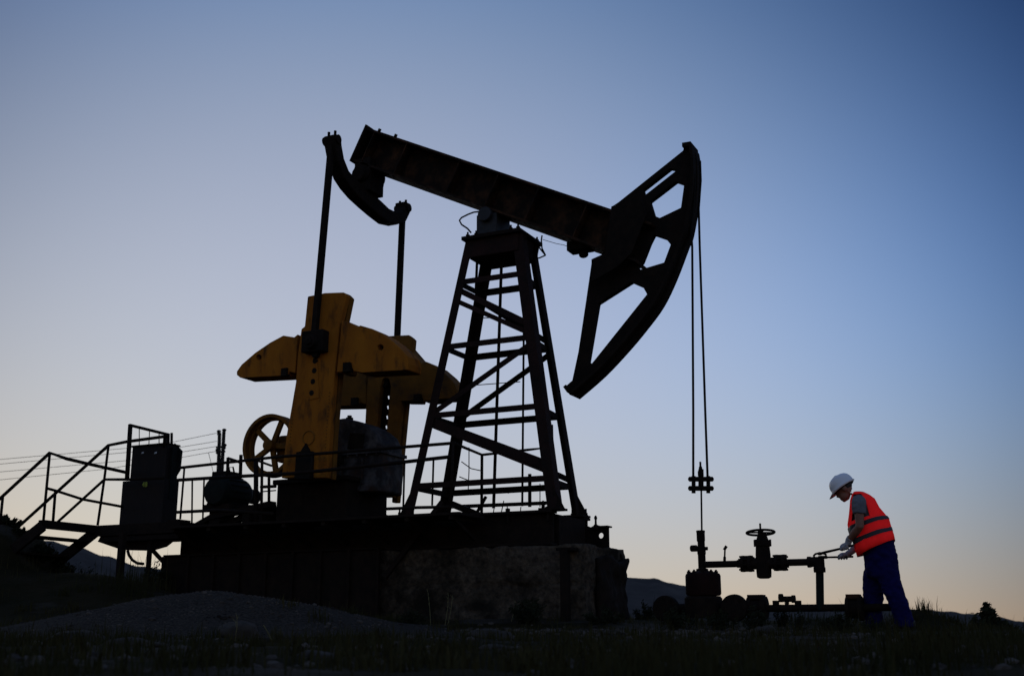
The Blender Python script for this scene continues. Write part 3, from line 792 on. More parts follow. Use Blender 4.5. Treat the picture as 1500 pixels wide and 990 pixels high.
# horse head
def grow(h, g):
    cx = sum(p[0] for p in h)/len(h); cy = sum(p[1] for p in h)/len(h)
    w = max(p[0] for p in h)-min(p[0] for p in h); k = (w+g)/w
    return [(cx+(x-cx)*k, cy+(y-cy)*(1+(k-1)*.8)) for x, y in h]
arc = [(1022,226),(1024,240),(1025,265),(1022,303),(1014.5,346),(1008,363),(990,410),(971,449),(946,483),(920,514),(886,550),(848,583)]
out = [(897,302),(906,296),(1000,221),(1003,214),(1013,212),(1019,224),(1021,240),(1021.5,265),(1018.5,303),(1011,345),(1004,362),(987,408),(968,447),(943,481),(917,512),(883,547),(845,580),(836,572),(829,565),(838,557),(847,515),(858,442),(867,380),(880,377),(897,330)]
H1 = [(943.6,277),(980,248),(989.5,250),(946,284.7)]
H2 = [(954,295),(989,267.7),(1000,271.6),(995.7,303.6),(967,317.6),(959.8,314.5)]
H3 = [(958,345.5),(974,351),(980.4,359),(971.4,383.5),(940,393),(936,389.6)]
H4 = [(924,415),(940,422),(945.5,432),(868.4,529.6),(863.6,527),(877.4,445)]
HT = .09
def smooth_path(P, n=4):
    Q = []
    for i in range(len(P)-1):
        p0, p1, p2, p3 = [V((*P[max(0, min(len(P)-1, i+k))], 0)) for k in (-1, 0, 1, 2)]
        for j in range(n):
            t = j/n; q = .5*((2*p1) + (p2-p0)*t + (2*p0-5*p1+4*p2-p3)*t*t + (3*p1-p0-3*p2+p3)*t**3); Q.append((q.x, q.y))
    Q.append(P[-1]); return Q
i0, i1 = out.index((1019,224)), out.index((845,580))
out = out[:i0] + smooth_path(out[i0:i1+1]) + out[i1+1:]
arc = smooth_path(arc)
mb = MB(); mb.prism(px(out, Y=-HT/2), (0, HT, 0), [px(grow(h, 4), Y=-HT/2) for h in (H1, H2, H3, H4)])
hh = fin(mb, 'horse_head', M_steel, PJ, bevel=.006)
mb = MB(); mb.sweep_rect([V((p.x, 0, p.z)) for p in px(arc, Y=.15)], (0,1,0), .32, .035); fin(mb, 'arc_track', M_steel, hh)
mb = MB()
a, b = U(897,303,Y=-.2), U(866,378,Y=-.2)
for y in (-.235, .215): 
    mb.prism([V((U(x,yy,Y=-.2).x, y, U(x,yy,Y=-.2).z)) for x, yy in ((897,304),(938,286),(948,316),(926,372),(905,392),(868,414),(868,381),(888,372))], (0, .02, 0))
fin(mb, 'cheek_plate', M_steel, hh)
mb = MB(); c = U(1009,216,Y=0); d = U(1020,228,Y=0); mb.bar(V((U(1001,218,Y=-.1).x,0,U(1003,214,Y=-.1).z)), V((d.x-.02,0,c.z-.02)), .30, .05, (0,1,0)); fin(mb, 'top_plate', M_steel, hh)
mb = MB(); e = U(842,577,Y=.12); f_ = U(827,565,Y=-.14); mb.bar(V((e.x+.03,0,e.z-.02)), V((f_.x,0,f_.z)), .30, .04, (0,1,0)); fin(mb, 'bottom_plate', M_steel, hh)

# ------------------------------------------------------------------ bridle hanging from the head
cb = U(1027, 708, Y=0)
BR = thing('cable_bridle', 'steel cable pair hanging from the horse head with double clamp bar and rod', 'cable', (cb.x, 0, cb.z))
mb = MB(); t0 = U(1020,240,Y=-.09)
mb.tube(px([(1016,232),(1018,265),(1016.5,300),(1012.5,340),(1014,362),(1014.6,450),(1015.5,600),(1015.5,722)], Y=-.09), .014, 8); fin(mb, 'cable', M_cable, BR, smooth='all')
mb = MB(); mb.tube(px([(1025.5,236),(1026.5,265),(1023.5,306),(1025,362),(1029,480),(1033,600),(1037.3,722)], Y=.09), .014, 8); fin(mb, 'cable', M_cable, BR, smooth='all')
for y in (701.5, 715):
    a, b = U(1010,y,Y=-.10), U(1043.5,y,Y=.10); d = (b-a).normalized()
    mb = MB(); mb.tube([a-d*.01, a, b, b+d*.01], [.018,.028,.028,.018], 14); fin(mb, 'clamp_bar', M_steel, BR, smooth=True)
for x, y_ in ((1016,-.09),(1037.5,.09)):
    mb = MB(); mb.cyl(U(x,722,Y=y_), U(x,697,Y=y_), .023, n=12); fin(mb, 'cable_socket', M_steel, BR, smooth=True)
mb = MB(); mb.cyl(U(1026.8,716,Y=0), U(1026.8,687,Y=0), .030, n=14); mb.lathe(U(1026.6,697,Y=0), (0,0,1), [(0,.034),(.05,.034),(.07,.02),(.10,.02),(.11,.012),(.16,.012)], 12)
fin(mb, 'rod_clamp', M_steel, BR, smooth=True)
mb = MB(); rt, rb = U(1027,700,Y=0), U(1028.2,792,Y=0); mb.cyl(V((rt.x,0,rt.z)), V((rb.x,0,rb.z)), .0105, n=12); fin(mb, 'polished_rod', M_steel, BR, smooth=True)

# ------------------------------------------------------------------ wellhead
w0 = U(1029, 905, Y=0); WX = U(1028.5, 830, Y=0).x
WH = thing('wellhead', 'dark oil wellhead with bolted casing head, gate valve handwheel and bent pipe', 'wellhead', (WX, 0, w0.z))
def zz(y, x=1028): return U(x, y, Y=0).z
def xx(x, y=826): return U(x, y, Y=0).x
sc_ = 1700/12.6
mb = MB(); mb.lathe((WX,0,0), (0,0,1), [(zz(905),.205),(zz(876),.205),(zz(874),.19),(zz(873),.19)], 36); fin(mb, 'casing_flange', M_steel, WH, smooth=True)
mb = MB(); mb.lathe((WX+.005,0,0), (0,0,1), [(zz(872),.180),(zz(869),.192),(zz(843),.192),(zz(840),.182),(zz(838.5),.15),(zz(836),.09)], 36); ch = fin(mb, 'casing_head', M_headrust, WH, smooth=True)
for k in range(10):
    t = 2*PI*k/10; mb = MB(); p = V((WX+math.cos(t)*.155, math.sin(t)*.155, 0))
    mb.lathe(V((p.x,p.y,zz(840)-.01)), (0,0,1), [(0,.022),(.035,.022),(.036,.012),(.05,.012)], 6); fin(mb, 'bolt', M_steel, ch)
mb = MB(); mb.lathe((WX,0,0), (0,0,1), [(zz(838),.066),(zz(833),.066),(zz(832),.042),(zz(812),.042),(zz(811),.047),(zz(805),.047),(zz(804),.040),(zz(792),.040)], 20); fin(mb, 'tubing_head', M_steel, WH, smooth=True)
mb = MB(); mb.lathe((WX-.002,0,0), (0,0,1), [(zz(793),.042),(zz(791),.046),(zz(780),.046),(zz(778),.050),(zz(776.5),.046)], 18); fin(mb, 'stuffing_box', M_steel, WH, smooth=True)
mb = MB(); a, b = U(1011.5,803,Y=0), U(1027,803,Y=0); mb.lathe(a, (1,0,0), [(0,.028),(.01,.036),(.07,.036),(.08,.026),((b-a).length,.026)], 16); mb.cyl(U(1033,803,Y=0),U(1036.5,803,Y=0),.02,n=6); fin(mb, 'side_plug', M_steel, WH, smooth=True)
FZ = zz(826, 1060)
mb = MB(); mb.cyl((WX+.03,0,FZ), (xx(1090),0,FZ), .036, n=18); mb.cyl((xx(1080),0,FZ),(xx(1086),0,FZ),.042,n=18); fin(mb, 'flow_pipe', M_steel, WH, smooth=True)
mb = MB(); p = V((xx(1061.5),0,FZ+.03)); q = U(1062,801,Y=0); mb.tube([p, lerp(p,q,.3), lerp(p,q,.35), q], [.016,.016,.010,.010], 10); mb.bar(q+V((-.012,0,-.03)), q+V((.018,0,.012)), .012, .03, (0,1,0)); fin(mb, 'bleeder_valve', M_steel, WH)
gx = xx(1118.5)
def flange(xa, xb, ya, yb):
    mb = MB(); a, b = xx(xa), xx(xb); r = (zz(ya, xa)-zz(yb, xa))/2*.97; c = (zz(ya, xa)+zz(yb, xa))/2; w = (b-a)
    mb.lathe((a,0,c), (1,0,0), [(0,r*.86),(.008,r),(w*.30,r),(w*.32,r*.72),(w*.68,r*.72),(w*.70,r),(w-.008,r),(w,r*.86)], 26)
    fl = fin(mb, 'flange', M_steel, WH, smooth=True)
    for k in range(8):
        t = 2*PI*k/8+.2; mb = MB(); p = V((0, math.cos(t)*r*.86, math.sin(t)*r*.86))
        mb.cyl(V((a-.015,0,c))+p, V((b+.015,0,c))+p, .011, n=6); fin(mb, 'bolt', M_steel, fl)
flange(1086, 1102, 813, 838); flange(1135, 1151.5, 811.5, 836.5)
mb = MB(); mb.cyl((xx(1100),0,FZ-.002), (xx(1137),0,FZ-.002), .062, n=22)
mb.lathe((gx,0,0), (0,0,1), [(zz(847,1118),.05),(zz(845,1118),.076),(zz(838,1118),.080),(zz(812,1118),.080),(zz(800,1118),.074),(zz(799,1118),.074)], 26)
gv = fin(mb, 'gate_valve', M_steel, WH, smooth=True)
mb = MB(); mb.lathe((gx,0,0), (0,0,1), [(zz(799,1118),.09),(zz(796,1118),.094),(zz(792,1118),.09),(zz(790.5,1118),.066),(zz(784,1118),.050),(zz(780,1118),.044)], 24)
for k in range(8):
    t = 2*PI*k/8; mb.cyl((gx+math.cos(t)*.086, math.sin(t)*.086, zz(800,1118)), (gx+math.cos(t)*.086, math.sin(t)*.086, zz(790,1118)), .011, n=6)
fin(mb, 'bonnet', M_steel, gv, smooth=True)
hz = zz(779.5,1118)
tilt = (V((0,0,1)) + FH*.12).normalized()
mb = MB(); mb.torus((gx-.015,0,hz), tilt, .148, .013, 40, 10); hw = fin(mb, 'handwheel', M_steel, gv, smooth='all')
for k in range(4):
    t = PI*k/2+.5; d = V((math.cos(t), math.sin(t), 0)); d = (d - tilt*d.dot(tilt)).normalized(); mb = MB(); c = V((gx-.015,0,hz)); mb.cyl(c+d*.01, c+d*.148, .009, n=8); fin(mb, 'spoke', M_steel, hw)
mb = MB(); mb.cyl((gx-.015,0,hz-.03), (gx-.015,0,zz(766,1118)), .011, n=12); mb.cyl((gx-.015,0,hz-.02),(gx-.015,0,hz+.02),.03,n=14); fin(mb, 'stem', M_steel, hw, smooth=True)
mb = MB(); mb.cyl((xx(1149),0,FZ), (xx(1187),0,FZ), .037, n=18); fin(mb, 'flow_pipe', M_steel, WH, smooth=True)
ex = xx(1200)
mb = MB(); mb.cyl((xx(1184),0,FZ), (ex+.0,0,FZ), .053, n=22); mb.cyl((xx(1184)-.005,0,FZ),(xx(1188),0,FZ),.058,n=22)
mb.lathe((ex,0,0), (0,0,1), [(zz(838,1200),.060),(zz(836,1200),.062),(zz(831,1200),.062),(zz(830,1200),.056),(zz(816.5,1200),.056),(zz(815.5,1200),.045)], 22)
fin(mb, 'pipe_tee', M_steel, WH, smooth=True)
gzp = zz(890,1190)
mb = MB(); mb.cyl((ex-.0,0,zz(838,1200)), (ex-.02,0,gzp-.02), .041, n=18); fin(mb, 'down_pipe', M_green, WH, smooth=True)
mb = MB(); mb.cyl((xx(1100,890),0,gzp), (xx(1310,890),0,gzp), .038, n=18); fin(mb, 'ground_pipe', M_steel, WH, smooth=True)
mb = MB(); a = U(1153,877,Y=0); mb.cyl((a.x-.085,0,a.z+.0),(a.x+.08,0,a.z),.030,n=14); mb.cyl((a.x-.085,0,a.z+.012),(a.x-.045,0,a.z+.012),.044,n=14); mb.cyl((a.x+.05,0,a.z),(a.x+.085,0,a.z),.040,n=14); mb.cyl((a.x,0,a.z),(a.x-.01,0,gzp),.022,n=10)
sv = fin(mb, 'small_valve', M_steel, WH, smooth=True)
for x in (1136.5, 1169):
    mb = MB(); p = U(x,882,Y=0); mb.cyl((p.x,0,gzp), (p.x,0,p.z+.02), .036, n=14); fin(mb, 'pipe_cap', M_steel, WH, smooth=True)
for x, xw, y in ((1109.5,1096,889), (1252,1241,890)):
    mb = MB(); a = U(x,y,Y=0); hw_ = (x-xw)/FPX*12.6/.9; r = .118 if x < 1200 else .125
    mb.lathe((a.x-hw_,0,a.z-.005), (1,0,0), [(0,r*.6),(.01,r*.95),(hw_*.5,r),(hw_*.55,r*.8),(hw_*1.4,r*.8),(hw_*1.45,r),(hw_*2-.01,r),(hw_*2,r*.7)], 26)
    o = fin(mb, 'pipe_flange', M_steel, WH, smooth=True)
    mb = MB(); mb.box((a.x-hw_*.8,-.07,a.z+r-.035),(a.x+hw_*.7,.07,a.z+r+.012)); fin(mb, 'flange_cap', M_rust if x > 1200 else M_steel, o)
for x, y in ((1076,890),(976,891)):
    mb = MB(); a = U(x,y,Y=-.12); mb.lathe(a+V((0,-.06,0)), (0,1,0), [(0,.10),(.012,.14),(.08,.145),(.10,.12),(.18,.12)], 30)
    o = fin(mb, 'blind_flange', M_steel, WH, smooth=True)
    for k in range(8):
        t = 2*PI*k/8; mb = MB(); p = a + V((math.cos(t)*.112, -.07, math.sin(t)*.112)); mb.cyl(p, p+V((0,.03,0)), .014, n=6); fin(mb, 'bolt', M_steel, o)
mb = MB(); mb.cyl(U(976,892,Y=.02), U(1100,891,Y=.02), .06, n=18); fin(mb, 'casing_branch', M_steel, WH, smooth=True)

# ------------------------------------------------------------------ service platform rail, near side of the gearbox
RY = -1.15
xl_, xr_ = U(263,685,Y=RY).x, U(664.5,647,Y=RY).x
zr = (U(403,671,Y=RY).z + U(664.5,647,Y=RY).z)/2
SP = thing('service_platform', 'narrow steel walkway with thin pipe guard rail along the crank side of the pump', 'platform', ((xl_+xr_)/2, RY, FT))
mb = MB(); mb.box((xl_-.02,-1.22,BT-.075),(xr_+.12,-.61,BT-.045))
for k in range(8):
    x = xl_ + (xr_-xl_)*k/7; mb.bar((x,-1.2,BT-.10),(x,-.61,BT-.10),.05,.045,(1,0,0)); mb.bar((x,-1.15,BT-.1),(x,-.63,FT+.10),.04,.04,(1,0,0))
fin(mb, 'deck', M_steel, SP)
def rail(pts, r, name='handrail', par=SP):
    mb = MB(); mb.tube(pts, r, 8); return fin(mb, name, M_steel, par, smooth='all')
c1 = V((xr_, RY, zr)); c2 = U(706,666,Z=zr)
rail([V((xl_,RY,U(263,685,Y=RY).z)), V((U(403,671,Y=RY).x,RY,zr)), c1, c2, V((c2.x,c2.y,BT+.02))], .019)
rail([U(260,703,Y=RY), U(330,698.5,Y=RY), U(434,693,Y=RY), U(587,677,Y=RY), U(662,668.5,Y=RY)], .022, 'mid_rail')
rail([U(258,750,Y=RY), U(318,747,Y=RY), U(400,752,Y=RY)], .020, 'mid_rail')
rail([U(566,745,Y=RY), U(612,743,Y=RY), U(672,742,Y=RY)], .018, 'mid_rail')
rail([U(660,742,Y=.75), U(800,736.5,Y=.75)], .024, 'mid_rail')
rail([c2, V((U(773,654,Y=c2.y).x, c2.y, zr+.02)), V((U(806,652,Y=c2.y).x,c2.y,zr+.03)), V((U(806,652,Y=c2.y).x,c2.y,BT+.02))], .016)
for xa, ya, xb, yb, r in ((270,686,264,760,.013),(281.7,702,281,772,.011),(299,700,297,762,.011),(592.6,678,590.6,746,.012),(635,673,633,740,.012),(458,667,455,700,.016),(375,672,375,780,.03),(353,666,352,700,.022),(334,670,333,700,.02),(394,695,394,740,.018),(384,668,383,745,.018),(664,648,660,742,.016)):
    y_ = RY if r != .03 else -.75
    rail([U(xa,ya,Y=y_), U(xb,yb,Y=y_)], r, 'post')
rail([U(334,671,Y=RY), U(352,677,Y=RY)], .018, 'rail_loop'); rail([U(376,674,Y=RY), U(398,682,Y=RY)], .014, 'rail_loop'); rail([U(382,713,Y=-.9), U(404,712,Y=-.9)], .02, 'rail_loop'); rail([U(382,720,Y=-.9), U(404,718,Y=-.9)], .008, 'rail_loop')
for pts, y_ in (([(687,655),(687,690),(685.5,724)],.2), ([(676,676),(690,686),(706,689.5)],.3), ([(673,698),(690,705)],.3), ([(744,722),(755,718),(766,714)],.3), ([(738,733),(733,757)],.2),([(743,738),(743,755)],.2),([(763,742),(762,754)],.2),([(724,742),(722,756)],.2),([(791,708),(791,742)],.4)):
    rail(px(pts, Y=y_), .0065, 'wire')

# ------------------------------------------------------------------ stair and landing at the left
SY0, SY1 = -1.9, -1.0
DZ = 1.37; LX = -5.44
ST = thing('steel_stairs', 'open steel stairs and landing with bent pipe handrails climbing to the control cabinet', 'stairs', (-5.4, -1.4, .8))
def st(mb, name): return fin(mb, name, M_steel, ST)
mb = MB(); mb.box((LX, SY1, DZ-.14), (-4.0, .25, DZ)); mb.bar((LX-.02,SY0,DZ-.05),(LX-.02,SY1,DZ-.05),.10,.10,(1,0,0)); mb.box((LX+.1, SY1-.02, DZ-.22), (-4.0, SY1+.05, DZ-.16)); st(mb, 'landing')
mb = MB()
pts = px([(143,793),(178,805),(219,806),(240,800)], Y=-.9); mb.prism([V((LX+.05,-.95,DZ-.13))] + pts + [V((-4.0,-.95,DZ-.13))], (0,.06,0)); st(mb, 'landing_beam')
for y in (SY0, SY1):
    mb = MB(); a = V((LX+.02, y, DZ-.07)); b = V((LX-1.75, y, DZ-1.12)); mb.bar(a, b, .045, .14, (0,1,0)); st(mb, 'stringer')
for k in range(5):
    t = (k+.7)/5.4; x = LX - 1.75*t; z = DZ - .03 - 1.05*t; mb = MB(); mb.box((x-.13, SY0+.02, z-.045), (x+.13, SY1-.02, z-.02)); st(mb, 'tread')
def srail(pts, r=.021, name='handrail'):
    mb = MB(); mb.tube(pts, r, 8); return fin(mb, name, M_steel, ST, smooth='all')
n1 = U(73,663,Y=SY0); f1 = U(159,652,Y=SY1)
srail([U(-40,766,Y=SY0), U(0,730,Y=SY0), n1, U(97,671.5,Y=-1.62), U(128.5,679,Y=-1.3), U(186,692,Y=-.72)], .022)
srail([U(69,715,Y=SY0), U(82,718.5,Y=-1.78), U(121,731,Y=-1.4), U(180,742,Y=-.8)], .018, 'mid_rail')
srail([U(24,774,Y=SY1), f1, U(187,646.5,Y=SY1), U(246,638.5,Y=SY1)], .022)
srail([U(77,771,Y=SY1), U(153,702,Y=SY1), U(187,702,Y=SY1), U(240,700,Y=SY1)], .019, 'mid_rail')
srail([n1, U(63.5,764,Y=SY0)], .017, 'post'); srail([f1, U(153,700,Y=SY1), U(143,769,Y=SY1)], .017, 'post'); srail([U(81,720,Y=SY1), U(77,772,Y=SY1)], .019, 'post')
srail([U(4,728,Y=SY0), U(0,768,Y=SY0)], .018, 'post')
srail([U(191,621.5,Y=SY1), U(186,703,Y=SY1)], .030, 'post'); srail([U(190,622.5,Y=SY1), U(247,636.5,Y=-.35)], .021, 'top_bar')
srail([U(246,635,Y=-.5), U(243,760,Y=-.5)], .026, 'post'); srail([U(251.5,634,Y=-.4), U(251,690,Y=-.4)], .018, 'post'); srail([U(241.5,640,Y=-.9), U(240,655,Y=-.9)], .02, 'post')
for xa, ya, xb, yb in ((204,628,204,654),(219,632,218,653),(233,635,233,652)): srail([U(xa,ya,Y=-.8), U(xb,yb,Y=-.8)], .006, 'wire')
gl = gz_at(U(178,830,Y=-1.3))
for x0, x1, y_, r in ((178,178,-1.3,.052),(219,219,-.95,.034)):
    p = U(x0,808,Y=y_); b = V((p.x, y_, gz_at(p)-.05 if x0 < 200 else .55)); mb = MB(); mb.bar(V((p.x,y_,DZ-.14)), b, r*1.4, r*1.4, (1,0,0)); st(mb, 'support_post')
mb = MB(); mb.bar(U(224,806,Y=-.8), U(246,830,Y=-.7), .05, .05); st(mb, 'brace')
srail(px([(187,806),(189,813),(194,820),(201,824.5),(210,825.5)], Y=-1.0), .019, 'hose')

# control cabinet on the landing
CBY = -.72
a, b = U(181,705,Y=CBY), U(241,760,Y=CBY); top = U(215,653,Y=CBY).z; xL = U(192,680,Y=CBY).x; xR = U(242,690,Y=CBY).x
CB = thing('control_cabinet', 'tall dark brown steel control cabinet standing on the stair landing', 'cabinet', ((xL+xR)/2, CBY+.2, DZ))
mz_ = U(181,705,Y=CBY).z
mb = MB(); mb.box((xL, CBY, mz_-.02), (xR, CBY+.24, top)); bd = fin(mb, 'upper_case', M_brownpaint, CB, bevel=.008)
mb = MB(); mb.box((a.x, CBY-.02, DZ+.002), (xR+.02, CBY+.26, mz_)); fin(mb, 'lower_case', M_brownpaint, CB, bevel=.008)
mb = MB(); p = [(255,649),(265.5,660),(262.5,688),(255,700)]
mb.prism(px(p, Y=CBY+.20), (0, .03, 0)); mb.box((xR, CBY+.08, DZ+.35), (xR+.03, CBY+.2, top-.03)); fin(mb, 'side_door', M_green, CB)
mb = MB(); mb.box((xL-.01, CBY-.02, top), (xR+.01, CBY+.25, top+.02)); fin(mb, 'roof_plate', M_steel, CB)
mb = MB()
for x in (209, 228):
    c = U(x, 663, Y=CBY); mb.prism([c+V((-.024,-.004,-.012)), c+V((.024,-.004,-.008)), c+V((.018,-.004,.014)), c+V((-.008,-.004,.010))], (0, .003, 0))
fin(mb, 'white_spot', M_white, CB)  # two small flat white spots on the upper case front
# two painted yellow-green marks, left one like a 4
mb = MB(); c = U(211, 709.5, Y=CBY-.02); y_ = CBY-.026
def stroke(p, q, w=.011): mb.bar(V((c.x+p[0], y_, c.z+p[1])), V((c.x+q[0], y_, c.z+q[1])), w, .004, V((q[0]-p[0],0,q[1]-p[1])).normalized().cross(V((0,1,0))))
stroke((-.022,-.008),(.014,-.008)); stroke((-.020,-.004),(.004,.030)); stroke((.006,-.030),(.006,.034))
stroke((.030,-.030),(.030,.032)); stroke((.030,.028),(.052,.028)); stroke((.030,.0),(.052,.0)); stroke((.030,-.028),(.052,-.028)); stroke((.054,-.026),(.054,.026), .012)
fin(mb, 'painted_mark', M_yellowmark, CB)
mb = MB(); mb.box((U(262,760,Y=-.7).x-.1,-.8,DZ-.04),(U(268,760,Y=-.7).x,-.55,U(265,761,Y=-.7).z)); fin(mb, 'junction_box', M_steel, CB)

# ------------------------------------------------------------------ things standing at the foundation's right end
FP = thing('steel_post', 'dark square steel post propping the base in front of the foundation', 'post', (U(829,900,Y=-.78).x, -.78, .1))
mb = MB(); p, q = U(828,806,Y=-.75), U(829,906,Y=-.75); mb.bar(V((p.x,-.76,p.z)), V((p.x,-.76,gz_at((p.x,-.76))-.05)), .085, .085, (1,0,0)); fin(mb, 'shaft', M_steel, FP)
mb = MB(); mb.box((p.x-.09,-.80,p.z),(p.x+.09,-.58,p.z+.03)); fin(mb, 'head_plate', M_steel, FP)
HB = thing('foundation_block', 'dark end block with a bent handle standing against the right end of the foundation', 'concrete block', (1.6, .2, 0))
mb = MB(); rough_block(mb, (1.43,-.35,-.2), (1.50,.50,.80), .04, .06, 3.6); fin(mb, 'block', M_steel, HB, smooth='all')
mb = MB(); mb.tube(px([(893,811),(905,810),(910,812.5),(912,826)], Y=.5), .016, 8); fin(mb, 'handle', M_steel, HB, smooth='all')

# ------------------------------------------------------------------ utility pole and wires
PD = 45
pb = U(322, 900, D=PD); pg = ground_z((322-750)/FPX*PD, PD)
UPOLE = thing('utility_pole', 'distant twin wooden utility pole carrying four wires behind the motor', 'utility pole', (pb.x, pb.y, pg))
for xa, ya, xb, yb, r in ((321.6,634,319.5,700,.085),(328,632,324.5,700,.085)):
    p = U(xa,ya,D=PD); q = U(xb,yb,D=PD); t = (pg-p.z)/(q.z-p.z); mb = MB(); mb.cyl(p, p+(q-p)*t, r*.8, r*1.3, n=12); fin(mb, 'pole', M_wood, UPOLE, smooth=True)
for x, y in ((328.3,632),(328.8,654),(318.5,661),(320.5,634)):
    mb = MB(); c = U(x,y,D=PD); mb.lathe(c-V((0,0,.1)), (0,0,1), [(0,.04),(.05,.07),(.1,.05),(.16,.09),(.2,.07),(.22,.03)], 12); fin(mb, 'insulator', M_wood, UPOLE, smooth=True)
for y in (654, 661):
    mb = MB(); mb.bar(U(316.5,y+1,D=PD), U(330,y,D=PD), .06, .07); fin(mb, 'cross_arm', M_wood, UPOLE)
wires = [([(-1500,668),(-900,688),(-400,688),(-60,676),(0,672.7),(184,656.5),(257,646.5),(320.5,633.5)], 'topmost of the thin overhead wires running left from the far pole'),
         ([(-1500,675),(-900,695),(-400,695),(-60,683),(0,679.5),(185,662.5),(260,655.5),(318,646)], 'second overhead wire from the top, close under the topmost'),
         ([(-1500,686),(-900,706),(-400,706),(-60,694),(0,691),(184,674.5),(265,662),(318,653.5)], 'third overhead wire from the top behind the stairs'),
         ([(-1500,698),(-900,718),(-400,718),(-60,706),(0,702.5),(153,687),(264,670),(318,660.5)], 'lowest of the thin overhead wires behind the stairs')]
for pts, lab in wires:
    mb = MB(); P = [U(x, y, D=PD) for x, y in pts]
    Q = []
    for i in range(len(P)-1):
        for k in range(6): Q.append(lerp(P[i], P[i+1], k/6))
    Q.append(P[-1]); mb.tube(Q, .010, 5)
    tag(fin(mb, 'overhead_wire', M_cable, origin=P[-1]), lab, 'wire', 'overhead wires on the far pole')
mb = MB(); P = [U(x, y, D=PD) for x, y in ((305.5,663),(309,677),(312,690),(315,698))]; mb.tube(P, .010, 5)
tag(fin(mb, 'service_wire', M_cable, origin=P[0]), 'single thin wire dropping from the lowest overhead wire beside the pole', 'wire')

# ------------------------------------------------------------------ the man
GZ = U(1290, 921.5, Y=0).z
PE = thing('person', 'man in white hard hat, orange safety vest and navy trousers bending over the pipe end', 'person', (U(1300,921,Y=0).x, 0, GZ))
def S(pL, pR, hy, yc=0.0, ins=0.0):
    a, b = U(*pL, Y=yc), U(*pR, Y=yc); c = (a+b)/2; h = (b-a)/2; h = h*(1 - ins/h.length)
    return (c, h, V((0, hy-ins, 0)))
# head frame: forward f, up u
hc = U(1235.5, 716, Y=-.02); tl = math.radians(33)
hf = V((-math.cos(tl), 0, -math.sin(tl))); hu = V((-math.sin(tl), 0, math.cos(tl))); hs = V((0,1,0))
def hp(f, s_, u): return hc + hf*f + hs*s_ + hu*u
body = MB()
body.ell(hp(-.01,0,.025), hf*.094, hs*.073, hu*.098)                     # skull
body.ell(hp(.030,0,-.055), hf*.060, hs*.052, hu*.066)                    # jaw
body.ell(hp(.062,0,-.100), hf*.024, hs*.024, hu*.020)                    # chin
body.loft([(hp(.080,0,.010), hs*.007, hu*.007), (hp(.102,0,-.028), hs*.014, hf*.012), (hp(.088,0,-.044), hs*.014, hf*.012)], 10)   # nose
body.ell(hp(.082,0,-.068), hf*.013, hs*.024, hu*.007); body.ell(hp(.080,0,-.080), hf*.013, hs*.022, hu*.007)                        # lips
body.ell(hp(.074,0,.022), hf*.018, hs*.052, hu*.010)                     # brow
for s_ in (-1, 1):
    body.ell(hp(.074,s_*.030,.004), hf*.012, hs*.014, hu*.009)           # eyes
    body.ell(hp(-.015,s_*.074,-.012), hf*.024, hs*.012, hu*.034)         # ears
body.loft([(hp(-.03,0,-.05), hf*.050, hs*.052), (U(1250,723,Y=0), (.052,0,-.02), (0,.058,0)), (U(1262,733,Y=0), (.06,0,-.02), (0,.10,0))], 16)   # neck
body.loft([S((1254,724),(1270,722),.12,0,.01), S((1249,736),(1280,731),.19,0,.02), S((1248,755),(1291,745),.17,0,.025), S((1249,775),(1298,760),.155,0,.03), S((1258,800),(1304,783),.15,0,.045), S((1270,822),(1306,820),.11,0,.04), S((1276,834),(1304,836),.09,0,.04)], 24)
for s_, hipc, knee, ank in ((-1,(1298,829),(1307,860),(1325,914)), (1,(1283,832),(1278,860),(1283,914))):
    y_ = s_*.078
    body.tube([U(*hipc,Y=y_), U(*knee,Y=y_), lerp(U(*knee,Y=y_),U(*ank,Y=y_),.4), U(*ank,Y=y_)], [.045,.054,.052,.040], 16)
ARM = {-1: ((1258,735),(1259.5,771),(1243.5,791)), 1: ((1257,737),(1266,786),(1249,806))}
armp = {}
for s_, (sh, el, wr) in ARM.items():
    y0, y1, y2 = s_*.205, s_*.235, s_*.12
    A, B_, C_ = U(*sh,Y=y0), U(*el,Y=y1), U(*wr,Y=y2); armp[s_] = (A, B_, C_)
    body.tube([A, lerp(A,B_,.5), B_, lerp(B_,C_,.35), C_], [.050,.048,.043,.045,.030], 16)
    body.ell(A, (.05,0,0), (0,.05,0), (0,0,.05))
remesh(body, 'body', M_skin, PE, .0085, 2)
# hair at temple and nape
mb = MB(); mb.ell(hp(-.028,0,.022), hf*.083, hs*.0765, hu*.072, 20, 12)
bmesh.ops.delete(mb.bm, geom=[v for v in mb.bm.verts if (v.co-hc).dot(hf) > .010 or (v.co-hc).dot(hu) < -.052], context='VERTS')
fin(mb, 'hair', M_hair, PE, smooth='all')
